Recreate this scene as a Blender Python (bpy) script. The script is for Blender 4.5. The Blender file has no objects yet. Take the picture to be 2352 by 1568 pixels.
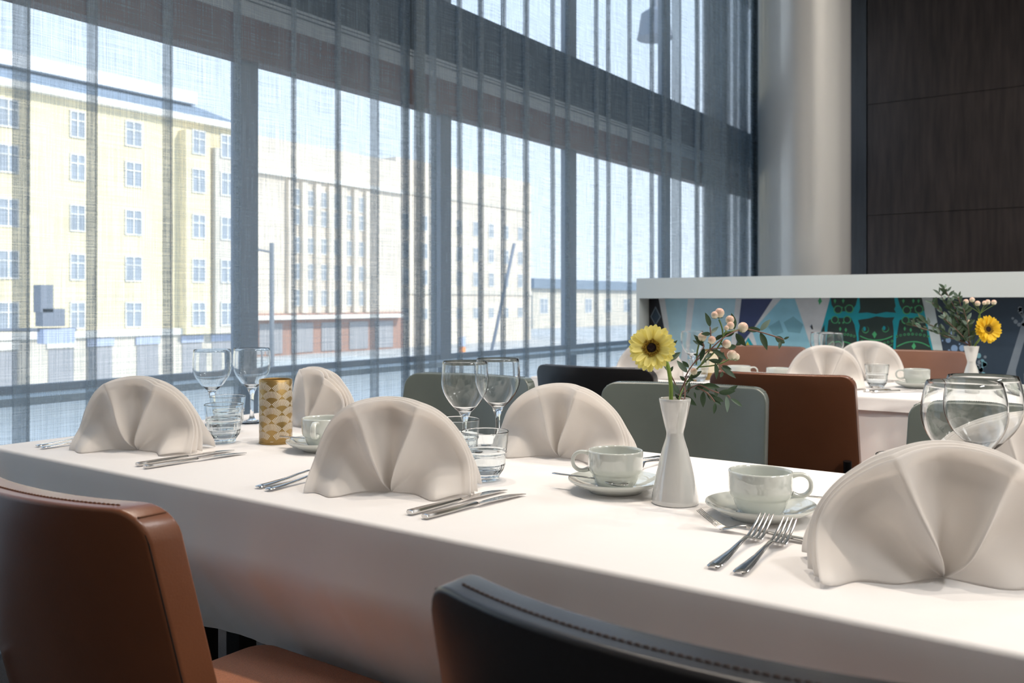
import bpy, bmesh, math, random
import numpy as np
from mathutils import Vector, Matrix, Euler, noise

SC = bpy.context.scene
COL = SC.collection
R = math.radians

def srgb(r, g, b):
    def f(c):
        c /= 255.0
        return c / 12.92 if c <= 0.04045 else ((c + 0.055) / 1.055) ** 2.4
    return (f(r), f(g), f(b), 1.0)

# ------------------------------------------------------------------ camera
cam_d = bpy.data.cameras.new('camera')
cam = bpy.data.objects.new('camera', cam_d)
COL.objects.link(cam)
cam.location = (0, 0, 1.06)
cam.rotation_euler = (R(90), 0, R(35.4))
cam_d.sensor_width = 36.0
cam_d.lens = 2024.0 / 2352.0 * 36.0
cam_d.shift_y = -89.0 / 2352.0
cam_d.clip_start = 0.02
cam_d.clip_end = 600
cam_d.dof.use_dof = True
cam_d.dof.focus_distance = 1.55
cam_d.dof.aperture_fstop = 8.0
SC.camera = cam

# ------------------------------------------------------------------ world, sun, exposure
w = bpy.data.worlds.new('sky')
SC.world = w
w.use_nodes = True
nt = w.node_tree
bg = nt.nodes['Background']
tc = nt.nodes.new('ShaderNodeTexCoord')
sp = nt.nodes.new('ShaderNodeSeparateXYZ')
rp = nt.nodes.new('ShaderNodeValToRGB')
nt.links.new(tc.outputs['Generated'], sp.inputs[0])
nt.links.new(sp.outputs['Z'], rp.inputs[0])
rp.color_ramp.elements[0].position = 0.0
rp.color_ramp.elements[0].color = (0.80, 0.89, 1.0, 1)
rp.color_ramp.elements[1].position = 0.7
rp.color_ramp.elements[1].color = (0.50, 0.70, 1.0, 1)
nt.links.new(rp.outputs[0], bg.inputs['Color'])
bg.inputs['Strength'].default_value = 1.9

sun_d = bpy.data.lights.new('sun', 'SUN')
sun = bpy.data.objects.new('sun', sun_d)
COL.objects.link(sun)
sun.rotation_euler = (R(52), 0, R(112))     # from behind our building on to the facades opposite
sun.location = (20, -10, 30)
sun_d.energy = 5.2
sun_d.angle = R(0.6)
sun_d.color = (1.0, 0.95, 0.86)

SC.view_settings.view_transform = 'Standard'
SC.view_settings.look = 'None'
SC.view_settings.gamma = 1.0
SC.view_settings.use_curve_mapping = False
SC.view_settings.exposure = 0.14
SC.cycles.transparent_max_bounces = 18
SC.cycles.max_bounces = 12
SC.cycles.use_adaptive_sampling = True
SC.cycles.adaptive_threshold = 0.03
SC.cycles.transmission_bounces = 12
SC.cycles.diffuse_bounces = 3
SC.cycles.glossy_bounces = 3
SC.cycles.sample_clamp_indirect = 6.0
SC.cycles.blur_glossy = 0.0

SPOT_W = 108.0          # watts of one ceiling spotlight over a table
FILL_W = 82.0  # watts of one added fill panel
SPOT_COL = (1.0, 0.88, 0.75)

# ------------------------------------------------------------------ materials
MATS = {}
def new_mat(name):
    m = bpy.data.materials.new(name)
    m.use_nodes = True
    MATS[name] = m
    return m, m.node_tree, m.node_tree.nodes['Principled BSDF']

def mat(name, col, rough=0.5, metal=0.0, spec=0.5, coat=0.0, coat_rough=0.1, bump=0.0, bscale=60.0,
        var=0.0, vscale=8.0, stretch=(1, 1, 1), sheen=0.0, transl=0.0):
    m, t, b = new_mat(name)
    b.inputs['Base Color'].default_value = col
    b.inputs['Roughness'].default_value = rough
    b.inputs['Metallic'].default_value = metal
    b.inputs['Specular IOR Level'].default_value = spec
    b.inputs['Coat Weight'].default_value = coat
    b.inputs['Coat Roughness'].default_value = coat_rough
    b.inputs['Sheen Weight'].default_value = sheen
    if var or bump:
        tcn = t.nodes.new('ShaderNodeTexCoord')
        mp = t.nodes.new('ShaderNodeMapping')
        mp.inputs['Scale'].default_value = stretch
        t.links.new(tcn.outputs['Object'], mp.inputs[0])
    if var:
        n = t.nodes.new('ShaderNodeTexNoise')
        n.inputs['Scale'].default_value = vscale
        n.inputs['Detail'].default_value = 6
        t.links.new(mp.outputs[0], n.inputs['Vector'])
        mx = t.nodes.new('ShaderNodeMixRGB')
        mx.blend_type = 'MULTIPLY'
        mx.inputs[1].default_value = col
        rr = t.nodes.new('ShaderNodeValToRGB')
        rr.color_ramp.elements[0].position = 0.3
        rr.color_ramp.elements[1].position = 0.7
        lo = 1 - var
        rr.color_ramp.elements[0].color = (lo, lo, lo, 1)
        rr.color_ramp.elements[1].color = (1 + var * 0.4,) * 3 + (1,)
        t.links.new(n.outputs['Fac'], rr.inputs[0])
        t.links.new(rr.outputs[0], mx.inputs[2])
        mx.inputs[0].default_value = 1.0
        t.links.new(mx.outputs[0], b.inputs['Base Color'])
    if bump:
        n2 = t.nodes.new('ShaderNodeTexNoise')
        n2.inputs['Scale'].default_value = bscale
        n2.inputs['Detail'].default_value = 4
        t.links.new(mp.outputs[0], n2.inputs['Vector'])
        bp = t.nodes.new('ShaderNodeBump')
        bp.inputs['Strength'].default_value = bump
        bp.inputs['Distance'].default_value = 0.01
        t.links.new(n2.outputs['Fac'], bp.inputs['Height'])
        t.links.new(bp.outputs[0], b.inputs['Normal'])
    if transl:
        out = t.nodes['Material Output']
        tr = t.nodes.new('ShaderNodeBsdfTranslucent')
        tr.inputs['Color'].default_value = col
        ms = t.nodes.new('ShaderNodeMixShader')
        ms.inputs[0].default_value = transl
        t.links.new(b.outputs[0], ms.inputs[1])
        t.links.new(tr.outputs[0], ms.inputs[2])
        t.links.new(ms.outputs[0], out.inputs['Surface'])
    return m

mat('carpet', srgb(34, 32, 34), 0.95, bump=0.6, bscale=300, var=0.55, vscale=160)
mat('ceiling', srgb(225, 222, 216), 0.9)
mat('plaster', srgb(222, 214, 202), 0.85)
mat('sill', srgb(176, 190, 198), 0.6)
mat('frame_grey', srgb(132, 138, 148), 0.5)
mat('beam_dark', srgb(46, 60, 68), 0.55)
mat('fascia_brown', srgb(120, 98, 94), 0.7)
mat('trim_light', srgb(190, 196, 198), 0.6)
mat('column', srgb(236, 233, 228), 0.24, metal=0.4, spec=0.6, coat=0.3, coat_rough=0.2)
mat('white_panel', srgb(226, 230, 228), 0.55)
mat('wood_dark', srgb(58, 48, 44), 0.42, spec=0.4, var=0.5, vscale=3.0, stretch=(7, 7, 0.7))
mat('wood_strip', srgb(52, 54, 58), 0.45, var=0.3, vscale=3.0, stretch=(7, 7, 0.7))
mat('base_wood', srgb(150, 92, 58), 0.55, var=0.3, vscale=4.0, stretch=(1, 1, 8))
mat('divider_white', srgb(226, 232, 230), 0.45, spec=0.4)
mat('linen', srgb(243, 240, 238), 0.82, spec=0.25, bump=0.30, bscale=9, stretch=(1, 1, .4), sheen=0.1, transl=0.10)
mat('napkin', srgb(251, 248, 245), 0.8, spec=0.2, bump=0.03, bscale=50, sheen=0.1, transl=0.55)
mat('table_wood', srgb(120, 84, 58), 0.5)
mat('metal_dark', srgb(34, 32, 32), 0.35, metal=0.7)
mat('porcelain', srgb(208, 212, 206), 0.06, spec=1.0, coat=1.0, coat_rough=0.04)
mat('porcelain_white', srgb(238, 236, 230), 0.15, spec=0.6, coat=0.5, coat_rough=0.05)
mat('vase', srgb(214, 213, 209), 0.07, spec=1.0, coat=1.0, coat_rough=0.05)
mat('steel', (0.62, 0.61, 0.60, 1), 0.13, metal=1.0)
mat('gold', srgb(168, 140, 88), 0.38, metal=0.7, spec=0.5)
mat('print_white', srgb(240, 234, 222), 0.5)
mat('candle_inside', srgb(120, 108, 80), 0.6)
mat('wax', srgb(238, 226, 200), 0.5)
mat('petal', srgb(253, 242, 150), 0.6, transl=0.3)
mat('petal_gold', srgb(246, 208, 50), 0.6, transl=0.3)
mat('floret', srgb(212, 168, 48), 0.7, bump=0.8, bscale=900)
mat('flower_eye', srgb(46, 20, 18), 0.85, bump=0.8, bscale=900)
mat('stem_green', srgb(124, 152, 66), 0.5, transl=0.1)
mat('twig', srgb(126, 92, 82), 0.6)
mat('twig_green', srgb(98, 122, 58), 0.6)
mat('leaf', srgb(58, 80, 56), 0.45, spec=0.4, transl=0.2)
mat('leaf_blue', srgb(112, 132, 118), 0.5, transl=0.2)
mat('sepal', srgb(86, 110, 46), 0.5)
mat('seam', srgb(30, 22, 18), 0.8)
mat('seam_stitch', srgb(92, 62, 46), 0.8)

def leather(name, col, stitch=None, rough=0.32):
    return mat(name, col, rough, spec=0.5, bump=0.05, bscale=420, var=0.12, vscale=7, coat=0.35, coat_rough=0.25)
leather('leather_brown', srgb(118, 72, 48))
leather('leather_black', srgb(42, 40, 42))
leather('leather_sage', srgb(94, 102, 97))
leather('leather_tan', srgb(132, 94, 76))
mat('fabric_orange', srgb(172, 104, 64), 0.95, bump=0.5, bscale=700, var=0.25, vscale=400, sheen=0.2)
mat('fabric_grey', srgb(96, 100, 96), 0.95, bump=0.5, bscale=700, var=0.25, vscale=400)
mat('stitch_brown', srgb(104, 68, 48), 0.9)
mat('stitch_black', srgb(66, 52, 48), 0.9)
mat('stitch_sage', srgb(92, 100, 94), 0.9)

# berries: cream with a blushed tip
m, t, b = new_mat('berry')
tcn = t.nodes.new('ShaderNodeTexCoord'); s3 = t.nodes.new('ShaderNodeSeparateXYZ'); cr = t.nodes.new('ShaderNodeValToRGB')
t.links.new(tcn.outputs['Generated'], s3.inputs[0]); t.links.new(s3.outputs['Z'], cr.inputs[0]); t.links.new(cr.outputs[0], b.inputs['Base Color'])
cr.color_ramp.elements[0].position = 0.35; cr.color_ramp.elements[0].color = srgb(240, 230, 205)
cr.color_ramp.elements[1].position = 1.0; cr.color_ramp.elements[1].color = srgb(222, 172, 152)
b.inputs['Roughness'].default_value = 0.3

# drinking glass
def glass(name, col):
    m, t, b = new_mat(name)
    t.nodes.remove(b)
    g = t.nodes.new('ShaderNodeBsdfGlass'); g.inputs['IOR'].default_value = 1.46; g.inputs['Roughness'].default_value = 0.0
    g.inputs['Color'].default_value = col
    t.links.new(g.outputs[0], t.nodes['Material Output'].inputs['Surface'])
glass('glass', (0.99, 0.995, 0.995, 1))
glass('glass_tumbler', (0.97, 0.985, 0.99, 1))

# window pane: clear float glass
m, t, b = new_mat('pane')
t.nodes.remove(b)
out = t.nodes['Material Output']
lw = t.nodes.new('ShaderNodeLayerWeight'); lw.inputs['Blend'].default_value = 0.5
pw = t.nodes.new('ShaderNodeMath'); pw.operation = 'POWER'; pw.inputs[1].default_value = 5.0
t.links.new(lw.outputs['Facing'], pw.inputs[0])
fr = t.nodes.new('ShaderNodeMath'); fr.operation = 'MULTIPLY_ADD'; fr.inputs[1].default_value = 0.9; fr.inputs[2].default_value = 0.04
t.links.new(pw.outputs[0], fr.inputs[0])
g = t.nodes.new('ShaderNodeBsdfGlossy'); g.inputs['Roughness'].default_value = 0.0
tr = t.nodes.new('ShaderNodeBsdfTransparent'); tr.inputs['Color'].default_value = (0.97, 0.985, 0.985, 1)
ms = t.nodes.new('ShaderNodeMixShader')
t.links.new(fr.outputs[0], ms.inputs[0]); t.links.new(tr.outputs[0], ms.inputs[1]); t.links.new(g.outputs[0], ms.inputs[2]); t.links.new(ms.outputs[0], out.inputs['Surface'])

# sheer curtain: loose slubby weave, threads scatter, gaps let the view through
def sheer(name, base, coltop):
    m, t, b = new_mat(name)
    t.nodes.remove(b)
    out = t.nodes['Material Output']
    uv = t.nodes.new('ShaderNodeUVMap'); uv.uv_map = 'UVMap'
    def streak(sx, sy, det):
        mp = t.nodes.new('ShaderNodeMapping'); mp.inputs['Scale'].default_value = (sx, sy, 1)
        n = t.nodes.new('ShaderNodeTexNoise'); n.inputs['Scale'].default_value = 1.0; n.inputs['Detail'].default_value = det
        n.noise_dimensions = '2D'
        t.links.new(uv.outputs[0], mp.inputs[0]); t.links.new(mp.outputs[0], n.inputs['Vector'])
        return n.outputs['Fac']
    def math_(op, a, bb):
        q = t.nodes.new('ShaderNodeMath'); q.operation = op
        for i, v in enumerate((a, bb)):
            if isinstance(v, (int, float)): q.inputs[i].default_value = v
            else: t.links.new(v, q.inputs[i])
        return q.outputs[0]
    v1 = math_('MULTIPLY', math_('SUBTRACT', streak(260, 5, 3), 0.5), 0.55)
    v2 = math_('MULTIPLY', math_('SUBTRACT', streak(5, 260, 3), 0.5), 0.45)
    v3 = math_('MULTIPLY', math_('SUBTRACT', streak(700, 700, 2), 0.5), 0.25)
    cov = math_('ADD', math_('ADD', v1, v2), math_('ADD', v3, base))
    cov = math_('MINIMUM', math_('MAXIMUM', cov, 0.14), 0.92)
    d = t.nodes.new('ShaderNodeBsdfDiffuse'); d.inputs['Color'].default_value = coltop
    tl = t.nodes.new('ShaderNodeBsdfTranslucent'); tl.inputs['Color'].default_value = coltop
    mm = t.nodes.new('ShaderNodeMixShader'); mm.inputs[0].default_value = 0.5
    t.links.new(d.outputs[0], mm.inputs[1]); t.links.new(tl.outputs[0], mm.inputs[2])
    tr = t.nodes.new('ShaderNodeBsdfTransparent')
    ms = t.nodes.new('ShaderNodeMixShader')
    t.links.new(cov, ms.inputs[0]); t.links.new(tr.outputs[0], ms.inputs[1]); t.links.new(mm.outputs[0], ms.inputs[2])
    t.links.new(ms.outputs[0], out.inputs['Surface'])
sheer('sheer', 0.42, srgb(150, 163, 172))

# ------------------------------------------------------------------ mesh helpers
def link(o, parent=None):
    COL.objects.link(o)
    if parent is not None:
        o.parent = parent
    return o

def mesh_obj(name, me, parent=None, loc=(0, 0, 0), rot=(0, 0, 0)):
    o = bpy.data.objects.new(name, me)
    o.location = loc
    o.rotation_euler = rot
    return link(o, parent)

def finish(name, verts, faces, mats, smooth=True, midx=None, sharp=None):
    me = bpy.data.meshes.new(name)
    me.from_pydata([tuple(v) for v in verts], [], faces)
    for mn in (mats if isinstance(mats, (list, tuple)) else [mats]):
        me.materials.append(MATS[mn])
    if midx is not None:
        me.polygons.foreach_set('material_index', midx)
    me.validate()
    bm = bmesh.new(); bm.from_mesh(me)
    bmesh.ops.recalc_face_normals(bm, faces=bm.faces)
    if sharp is not None:
        for e in bm.edges:
            if len(e.link_faces) == 2 and e.calc_face_angle(0) > sharp:
                e.smooth = False
    bm.to_mesh(me); bm.free()
    if smooth:
        me.polygons.foreach_set('use_smooth', [True] * len(me.polygons))
    me.update()
    return me

class MB:
    """collects shapes that become ONE mesh object"""
    def __init__(self):
        self.v = []; self.f = []; self.m = []
    def add(self, verts, faces, mi=0):
        o = len(self.v)
        self.v += [tuple(p) for p in verts]
        self.f += [tuple(i + o for i in fc) for fc in faces]
        self.m += [mi] * len(faces)
        return self
    def box(self, x0, x1, y0, y1, z0, z1, mi=0):
        v = [(x0, y0, z0), (x1, y0, z0), (x1, y1, z0), (x0, y1, z0), (x0, y0, z1), (x1, y0, z1), (x1, y1, z1), (x0, y1, z1)]
        f = [(0, 3, 2, 1), (4, 5, 6, 7), (0, 1, 5, 4), (1, 2, 6, 5), (2, 3, 7, 6), (3, 0, 4, 7)]
        return self.add(v, f, mi)
    def tube(self, pts, rad, n=8, mi=0, flat=1.0, cap=True):
        pts = [Vector(p) for p in pts]
        if not isinstance(rad, (list, tuple)): rad = [rad] * len(pts)
        vs = []; fs = []
        up = None
        for i, p in enumerate(pts):
            d = (pts[min(i + 1, len(pts) - 1)] - pts[max(i - 1, 0)]).normalized()
            if up is None:
                up = Vector((0, 0, 1)) if abs(d.z) < 0.9 else Vector((1, 0, 0))
            a = d.cross(up).normalized(); bb = a.cross(d).normalized(); up = bb
            for k in range(n):
                th = 2 * math.pi * k / n
                vs.append(p + (a * math.cos(th) * flat + bb * math.sin(th)) * rad[i])
        for i in range(len(pts) - 1):
            for k in range(n):
                k2 = (k + 1) % n
                fs.append((i * n + k, i * n + k2, (i + 1) * n + k2, (i + 1) * n + k))
        if cap:
            fs.append(tuple(range(n))[::-1]); fs.append(tuple((len(pts) - 1) * n + k for k in range(n)))
        return self.add(vs, fs, mi)
    def lathe(self, prof, n=48, mi=0, mod=None, closed=False):
        """prof: list of (r, z); r==0 collapses"""
        vs = []; fs = []; idx = []
        for (r, z) in prof:
            if r < 1e-6:
                idx.append([len(vs)] * n); vs.append((0, 0, z))
            else:
                row = []
                for k in range(n):
                    th = 2 * math.pi * k / n
                    rr = r * (mod(th, r, z) if mod else 1)
                    row.append(len(vs)); vs.append((rr * math.cos(th), rr * math.sin(th), z))
                idx.append(row)
        m_ = len(prof)
        for i in range(m_ if closed else m_ - 1):
            a = idx[i]; c = idx[(i + 1) % m_]
            for k in range(n):
                k2 = (k + 1) % n
                q = [a[k], a[k2], c[k2], c[k]]
                u = []
                for j in q:
                    if j not in u: u.append(j)
                if len(u) > 2: fs.append(tuple(u))
        return self.add(vs, fs, mi)
    def loft(self, rings, mi=0, cap=True):
        n = len(rings[0]); vs = []; fs = []
        for r in rings: vs += r
        for i in range(len(rings) - 1):
            for k in range(n):
                k2 = (k + 1) % n
                fs.append((i * n + k, i * n + k2, (i + 1) * n + k2, (i + 1) * n + k))
        if cap:
            fs.append(tuple(range(n))[::-1]); fs.append(tuple((len(rings) - 1) * n + k for k in range(n)))
        return self.add(vs, fs, mi)
    def grid(self, fn, nu, nv, mi=0):
        vs = [fn(i / nu, j / nv) for i in range(nu + 1) for j in range(nv + 1)]
        fs = [(i * (nv + 1) + j, (i + 1) * (nv + 1) + j, (i + 1) * (nv + 1) + j + 1, i * (nv + 1) + j + 1) for i in range(nu) for j in range(nv)]
        return self.add(vs, fs, mi)
    def sphere(self, c, r, n=12, m=8, mi=0, sq=1.0):
        pr = [(r * math.sin(math.pi * i / m), -r * sq * math.cos(math.pi * i / m)) for i in range(m + 1)]
        o = len(self.v)
        self.lathe(pr, n, mi)
        for i in range(o, len(self.v)):
            p = self.v[i]; self.v[i] = (p[0] + c[0], p[1] + c[1], p[2] + c[2])
        return self
    def mesh(self, name, mats, smooth=False, sharp=None):
        return finish(name, self.v, self.f, mats, smooth, self.m, sharp)
    def build(self, name, mats, parent=None, smooth=False, sharp=None, loc=(0, 0, 0), rot=(0, 0, 0)):
        return mesh_obj(name, self.mesh(name, mats, smooth, sharp), parent, loc, rot)

def rbox_mesh(name, sx, sy, sz, material, corner=0.0, corner_axis='y', edge=0.005, n=(10, 1, 6), warp=None, seg=3):
    """box centred at the origin, cut into cells, big corner rounding about one axis, small rounding on all edges, optional warp"""
    bm = bmesh.new()
    bmesh.ops.create_cube(bm, size=1.0)
    for v in bm.verts: v.co = Vector((v.co.x * sx, v.co.y * sy, v.co.z * sz))
    ax = 'xyz'.index(corner_axis)
    if corner > 0:
        es = [e for e in bm.edges if abs((e.verts[0].co - e.verts[1].co)[ax]) > 1e-6]
        bmesh.ops.bevel(bm, geom=es, offset=corner, segments=6, profile=0.5, affect='EDGES')
    for a, k in enumerate(n):
        size = (sx, sy, sz)[a]
        for i in range(1, k):
            pos = [0, 0, 0]; pos[a] = -size / 2 + size * i / k
            nor = [0, 0, 0]; nor[a] = 1
            bmesh.ops.bisect_plane(bm, geom=bm.verts[:] + bm.edges[:] + bm.faces[:], plane_co=pos, plane_no=nor)
    if edge > 0:
        es = [e for e in bm.edges if len(e.link_faces) == 2 and e.calc_face_angle(0) > R(50)]
        bmesh.ops.bevel(bm, geom=es, offset=edge, segments=seg, profile=0.5, affect='EDGES', clamp_overlap=True)
    if warp:
        for v in bm.verts: v.co = warp(v.co.copy())
    me = bpy.data.meshes.new(name)
    bm.to_mesh(me); bm.free()
    me.materials.append(MATS[material])
    me.polygons.foreach_set('use_smooth', [True] * len(me.polygons))
    return me

def tag(o, label, cat, group=None):
    o['label'] = label; o['category'] = cat
    if group: o['group'] = group
    return o
def struct(o):
    o['kind'] = 'structure'
    return o
def empty(name, loc=(0, 0, 0), rz=0.0):
    o = bpy.data.objects.new(name, None)
    o.empty_display_size = 0.05
    o.location = loc; o.rotation_euler = (0, 0, rz)
    return link(o)
def copy_tree(o, parent=None):
    c = o.copy(); COL.objects.link(c); c.parent = parent
    for ch in o.children: copy_tree(ch, c)
    return c
def smooth_path(pts, k=6):
    """Catmull-Rom"""
    P = [Vector(p) for p in pts]; out = []
    for i in range(len(P) - 1):
        p0 = P[max(i - 1, 0)]; p1 = P[i]; p2 = P[i + 1]; p3 = P[min(i + 2, len(P) - 1)]
        for j in range(k):
            s = j / k
            out.append(0.5 * ((2 * p1) + (p2 - p0) * s + (2 * p0 - 5 * p1 + 4 * p2 - p3) * s * s + (3 * p1 - p0 - 3 * p2 + p3) * s ** 3))
    out.append(P[-1])
    return out

# ================================================================== ROOM SHELL
CEIL = 4.3
X_WIN = -3.1
struct(MB().box(-3.5, 4.5, -4.0, 9.85, -0.2, 0.0).build('floor', 'carpet'))
struct(MB().box(-3.5, 4.5, -4.0, 9.85, CEIL, CEIL + 0.25).build('ceiling', 'ceiling'))
struct(MB().box(4.3, 4.5, -4.0, 9.85, 0, CEIL).build('wall_right', 'plaster'))
struct(MB().box(-3.5, 4.3, -4.0, -3.8, 0, CEIL).build('wall_back', 'plaster'))

# --- panelled dark wall at the far side, every panel a piece of its own
wf = struct(MB().box(-3.5, 4.3, 9.64, 9.85, 0, CEIL).build('wall_front', 'seam'))
MB().box(-3.05, -2.305, 9.605, 9.64, 0.0, CEIL).build('panel', 'wood_strip', wf)
px = [-2.297, 0.10, 1.30, 2.50, 4.29]
pz = [0.0, 0.80, 1.966, 3.116, CEIL]
for i in range(4):
    for j in range(4):
        MB().box(px[i] + 0.003, px[i + 1] - 0.003, 9.612, 9.64, pz[j] + 0.003, pz[j + 1] - 0.003).build('panel', 'wood_dark', wf)

# --- window side: low wall with sill, mullions, transom, panes
wl = struct(MB().box(-3.35, -3.0, -4.0, 9.64, 0, 0.06).box(-3.35, -3.1, -4.0, -1.55, 0.06, 0.748).build('wall_left', 'sill'))
MB().box(-3.30, -2.98, -1.55, 9.64, 0.722, 0.748).build('sill_board', 'sill', wl)
mat('frosted', srgb(238, 246, 250), 0.5, transl=0.95)
mull = [(-1.55, -1.46), (-0.245, -0.155), (1.075, 1.165), (2.395, 2.485), (3.715, 3.806), (5.06, 5.149), (6.54, 6.627), (7.72, 7.82), (8.66, 8.80), (9.5, 9.64)]
YW = -1.5
tr1 = struct(MB().box(-3.17, -3.10, YW, 9.64, 2.385, 2.715).build('trim_1', 'beam_dark'))          # transom beam
MB().box(-3.165, -3.085, YW, 9.64, 2.092, 2.275).build('fascia', 'fascia_brown', tr1)
MB().box(-3.165, -3.095, YW, 9.64, 2.275, 2.345).build('ledge', 'trim_light', tr1)
for k in range(2):
    MB().box(-3.16, -3.088, YW, 9.64, 2.350 + k * 0.018, 2.362 + k * 0.018).build('ledge_rail', 'trim_light', tr1)
MB().box(-3.16, -3.10, YW, 9.64, 2.345, 2.385).build('ledge_back', 'beam_dark', tr1)
n_win = 0
for i in range(len(mull) - 1):
    n_win += 1
    y0 = mull[i][1]; y1 = mull[i + 1][0]
    wdw = struct(MB().box(-3.19, -3.12, mull[i + 1][0], mull[i + 1][1], 0.748, CEIL).build('window_%d' % n_win, 'frame_grey'))
    MB().box(-3.158, -3.150, y0, y1, 0.748, 2.092).build('pane', 'pane', wdw)
    MB().box(-3.158, -3.150, y0, y1, 2.715, CEIL).build('pane', 'pane', wdw)
    MB().add([(-3.14, y0, .06), (-3.14, y1, .06), (-3.14, y1, .722), (-3.14, y0, .722)], [(0, 1, 2, 3)]).build('frosted_pane', 'frosted', wdw)
    MB().box(-3.19, -3.12, mull[i + 1][0], mull[i + 1][1], 0.06, 0.722).build('lower_post', 'frame_grey', wdw)
    MB().box(-3.17, -3.13, y0, y1, 0.748, 0.775).build('pane_bead', 'frame_grey', wdw)
struct(MB().box(-3.19, -3.12, mull[0][0], mull[0][1], 0.748, CEIL).build('trim_2', 'frame_grey'))
# unseen wall towards the back of the room, made solid to cut daylight
struct(MB().box(-3.35, -3.1, -4.0, mull[0][0], 0.748, CEIL).build('wall_left_back', 'plaster'))

# --- round column
colm = MB().lathe([(0.0, 0), (0.35, 0), (0.35, CEIL - .05), (0.356, CEIL - .04), (0.37, CEIL), (0, CEIL)], 96).build('column', 'column', smooth=True, sharp=R(40), loc=(-2.16, 7.03, 0))
tag(colm, 'thick round off-white column beside the end of the sheer curtain', 'column')

# ================================================================== OUTSIDE
mat('facade_yellow', srgb(236, 222, 186), 0.9, var=0.08, vscale=0.4)
mat('facade_beige', srgb(224, 212, 196), 0.9, var=0.10, vscale=0.3)
mat('facade_pale', srgb(214, 206, 192), 0.9, var=0.10, vscale=0.3)
mat('roof_metal', srgb(126, 140, 156), 0.6)
mat('snow', srgb(246, 248, 252), 0.9)
mat('ext_window', srgb(158, 166, 176), 0.35)
mat('ext_frame', srgb(236, 234, 228), 0.8)
mat('shopfront', srgb(168, 132, 116), 0.8)
mat('shop_glass', srgb(158, 158, 162), 0.5)
mat('asphalt', srgb(196, 195, 193), 0.95, var=0.2, vscale=0.2)
mat('pole_grey', srgb(120, 124, 130), 0.6)
mat('sign_grey', srgb(122, 128, 140), 0.7)
mat('sign_blue', srgb(176, 186, 212), 0.7)
mat('tree_green', srgb(120, 140, 128), 0.9)
GZ = -4.2
struct(MB().box(-320, -3.6, -150, 330, GZ - 0.3, GZ).build('ground', 'asphalt'))
struct(MB().box(-62, -50, -60, 60, GZ, GZ + 0.15).build('ground_pavement', 'trim_light'))

wf_m = MB()
for (a, b_) in ((-0.5, -0.44), (-0.03, 0.03), (0.44, 0.5)): wf_m.box(-0.06, 0.06, a, b_, 0, 1)
for (a, b_) in ((0, 0.05), (0.62, 0.66), (0.95, 1.0)): wf_m.box(-0.05, 0.05, -0.5, 0.5, a, b_)
EXT_FRAME = wf_m.mesh('window_frame', 'ext_frame')
EXT_PANE = MB().box(-0.02, 0.02, -0.5, 0.5, 0, 1).mesh('pane', 'ext_window')
def ext_window(parent, x, y, z, wd, ht):
    f = mesh_obj('window_frame', EXT_FRAME, parent, (x, y, z)); f.scale = (1, wd, ht)
    p = mesh_obj('pane', EXT_PANE, f, (-0.03, 0, 0))

# yellow apartment house
XB = -56.0
b1 = empty('apartment_house', (XB, 30, GZ))
tag(b1, 'pale yellow five-storey apartment house behind the curtain on the left', 'building')
def bl(o): return o
MB().box(-14, 0, -40, 12.6, 3.0, 18.3).build('wall', 'facade_yellow', b1)
MB().box(-14, 0.25, -40, 12.6, 0, 3.0).build('ground_storey', 'facade_pale', b1)
MB().box(-14, 0.6, -40, 12.9, 18.3, 18.75).build('cornice', 'ext_frame', b1)
rf = MB().add([(0.5, -40, 18.75), (0.5, 12.9, 18.75), (-5, 12.0, 20.9), (-5, -40, 20.9), (-14, 12.9, 18.75), (-14, -40, 18.75)], [(0, 1, 2, 3), (3, 2, 4, 5), (1, 4, 2), (0, 3, 5)]).build('roof', 'roof_metal', b1)
MB().box(-5.4, -3.4, -39, 11.5, 20.6, 21.5).build('snow_cap', 'snow', rf)
MB().box(0, 0.9, 7.6, 9.6, 3.0, 17.6).build('bay', 'facade_yellow', b1)
MB().box(0, 1.1, 9.9, 12.0, 3.0, 16.6).build('bay', 'facade_pale', b1)
MB().box(0, 0.5, -40, 12.6, 3.0, 3.45).build('string_course', 'ext_frame', b1)
for zz in (3.56, 6.70, 9.86, 13.14, 15.9):
    for yy in (-12.0, -8.0, -4.1, 0.2, 4.1):
        ext_window(b1, 0.04, yy, zz, 1.25 if yy != 0.2 else 1.0, 1.75)
    for yy in (8.6,): ext_window(b1, 0.94, yy, zz, 1.1, 1.75)
    ext_window(b1, 1.14, 10.9, zz, 1.2, 1.75)
for yy in (-8, -4.5, -1, 1.6, 5.0, 8.5, 11.0):
    MB().box(0.26, 0.32, yy - 0.8, yy + 0.8, 0.1, 2.3).build('shop_window', 'shop_glass', b1)
    MB().box(0.26, 0.40, yy - 0.9, yy + 0.9, 2.4, 2.9).build('shop_sign', 'ext_frame' if yy < 1 else 'sign_blue', b1)

# beige office house with tall pilasters
XC = -70.0
b2 = empty('office_house', (XC, 66, GZ))
tag(b2, 'beige stone office house with tall window bays behind the middle curtain folds', 'building')
MB().box(-16, 0, -13, 10.3, 4.2, 21.6).build('wall', 'facade_beige', b2)
MB().box(-16, 0.47, -13, 10.3, 17.9, 18.3).build('cornice', 'ext_frame', b2)
MB().box(-16, 0.3, -13, 10.3, 0, 4.2).build('ground_storey', 'shopfront', b2)
MB().box(0.3, 1.6, -12, 9.5, 3.6, 4.0).build('awning', 'ext_frame', b2)
for k in range(7):
    yy = -6.5 + k * 1.82
    MB().box(0, 0.45, yy - 0.35, yy + 0.35, 4.2, 17.6).build('pilaster', 'facade_beige', b2)
    if k < 6:
        for zz in (4.9, 7.6, 10.3, 13.2, 15.2):
            ext_window(b2, 0.05, yy + 0.91, zz, 1.0, 1.7)
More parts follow.
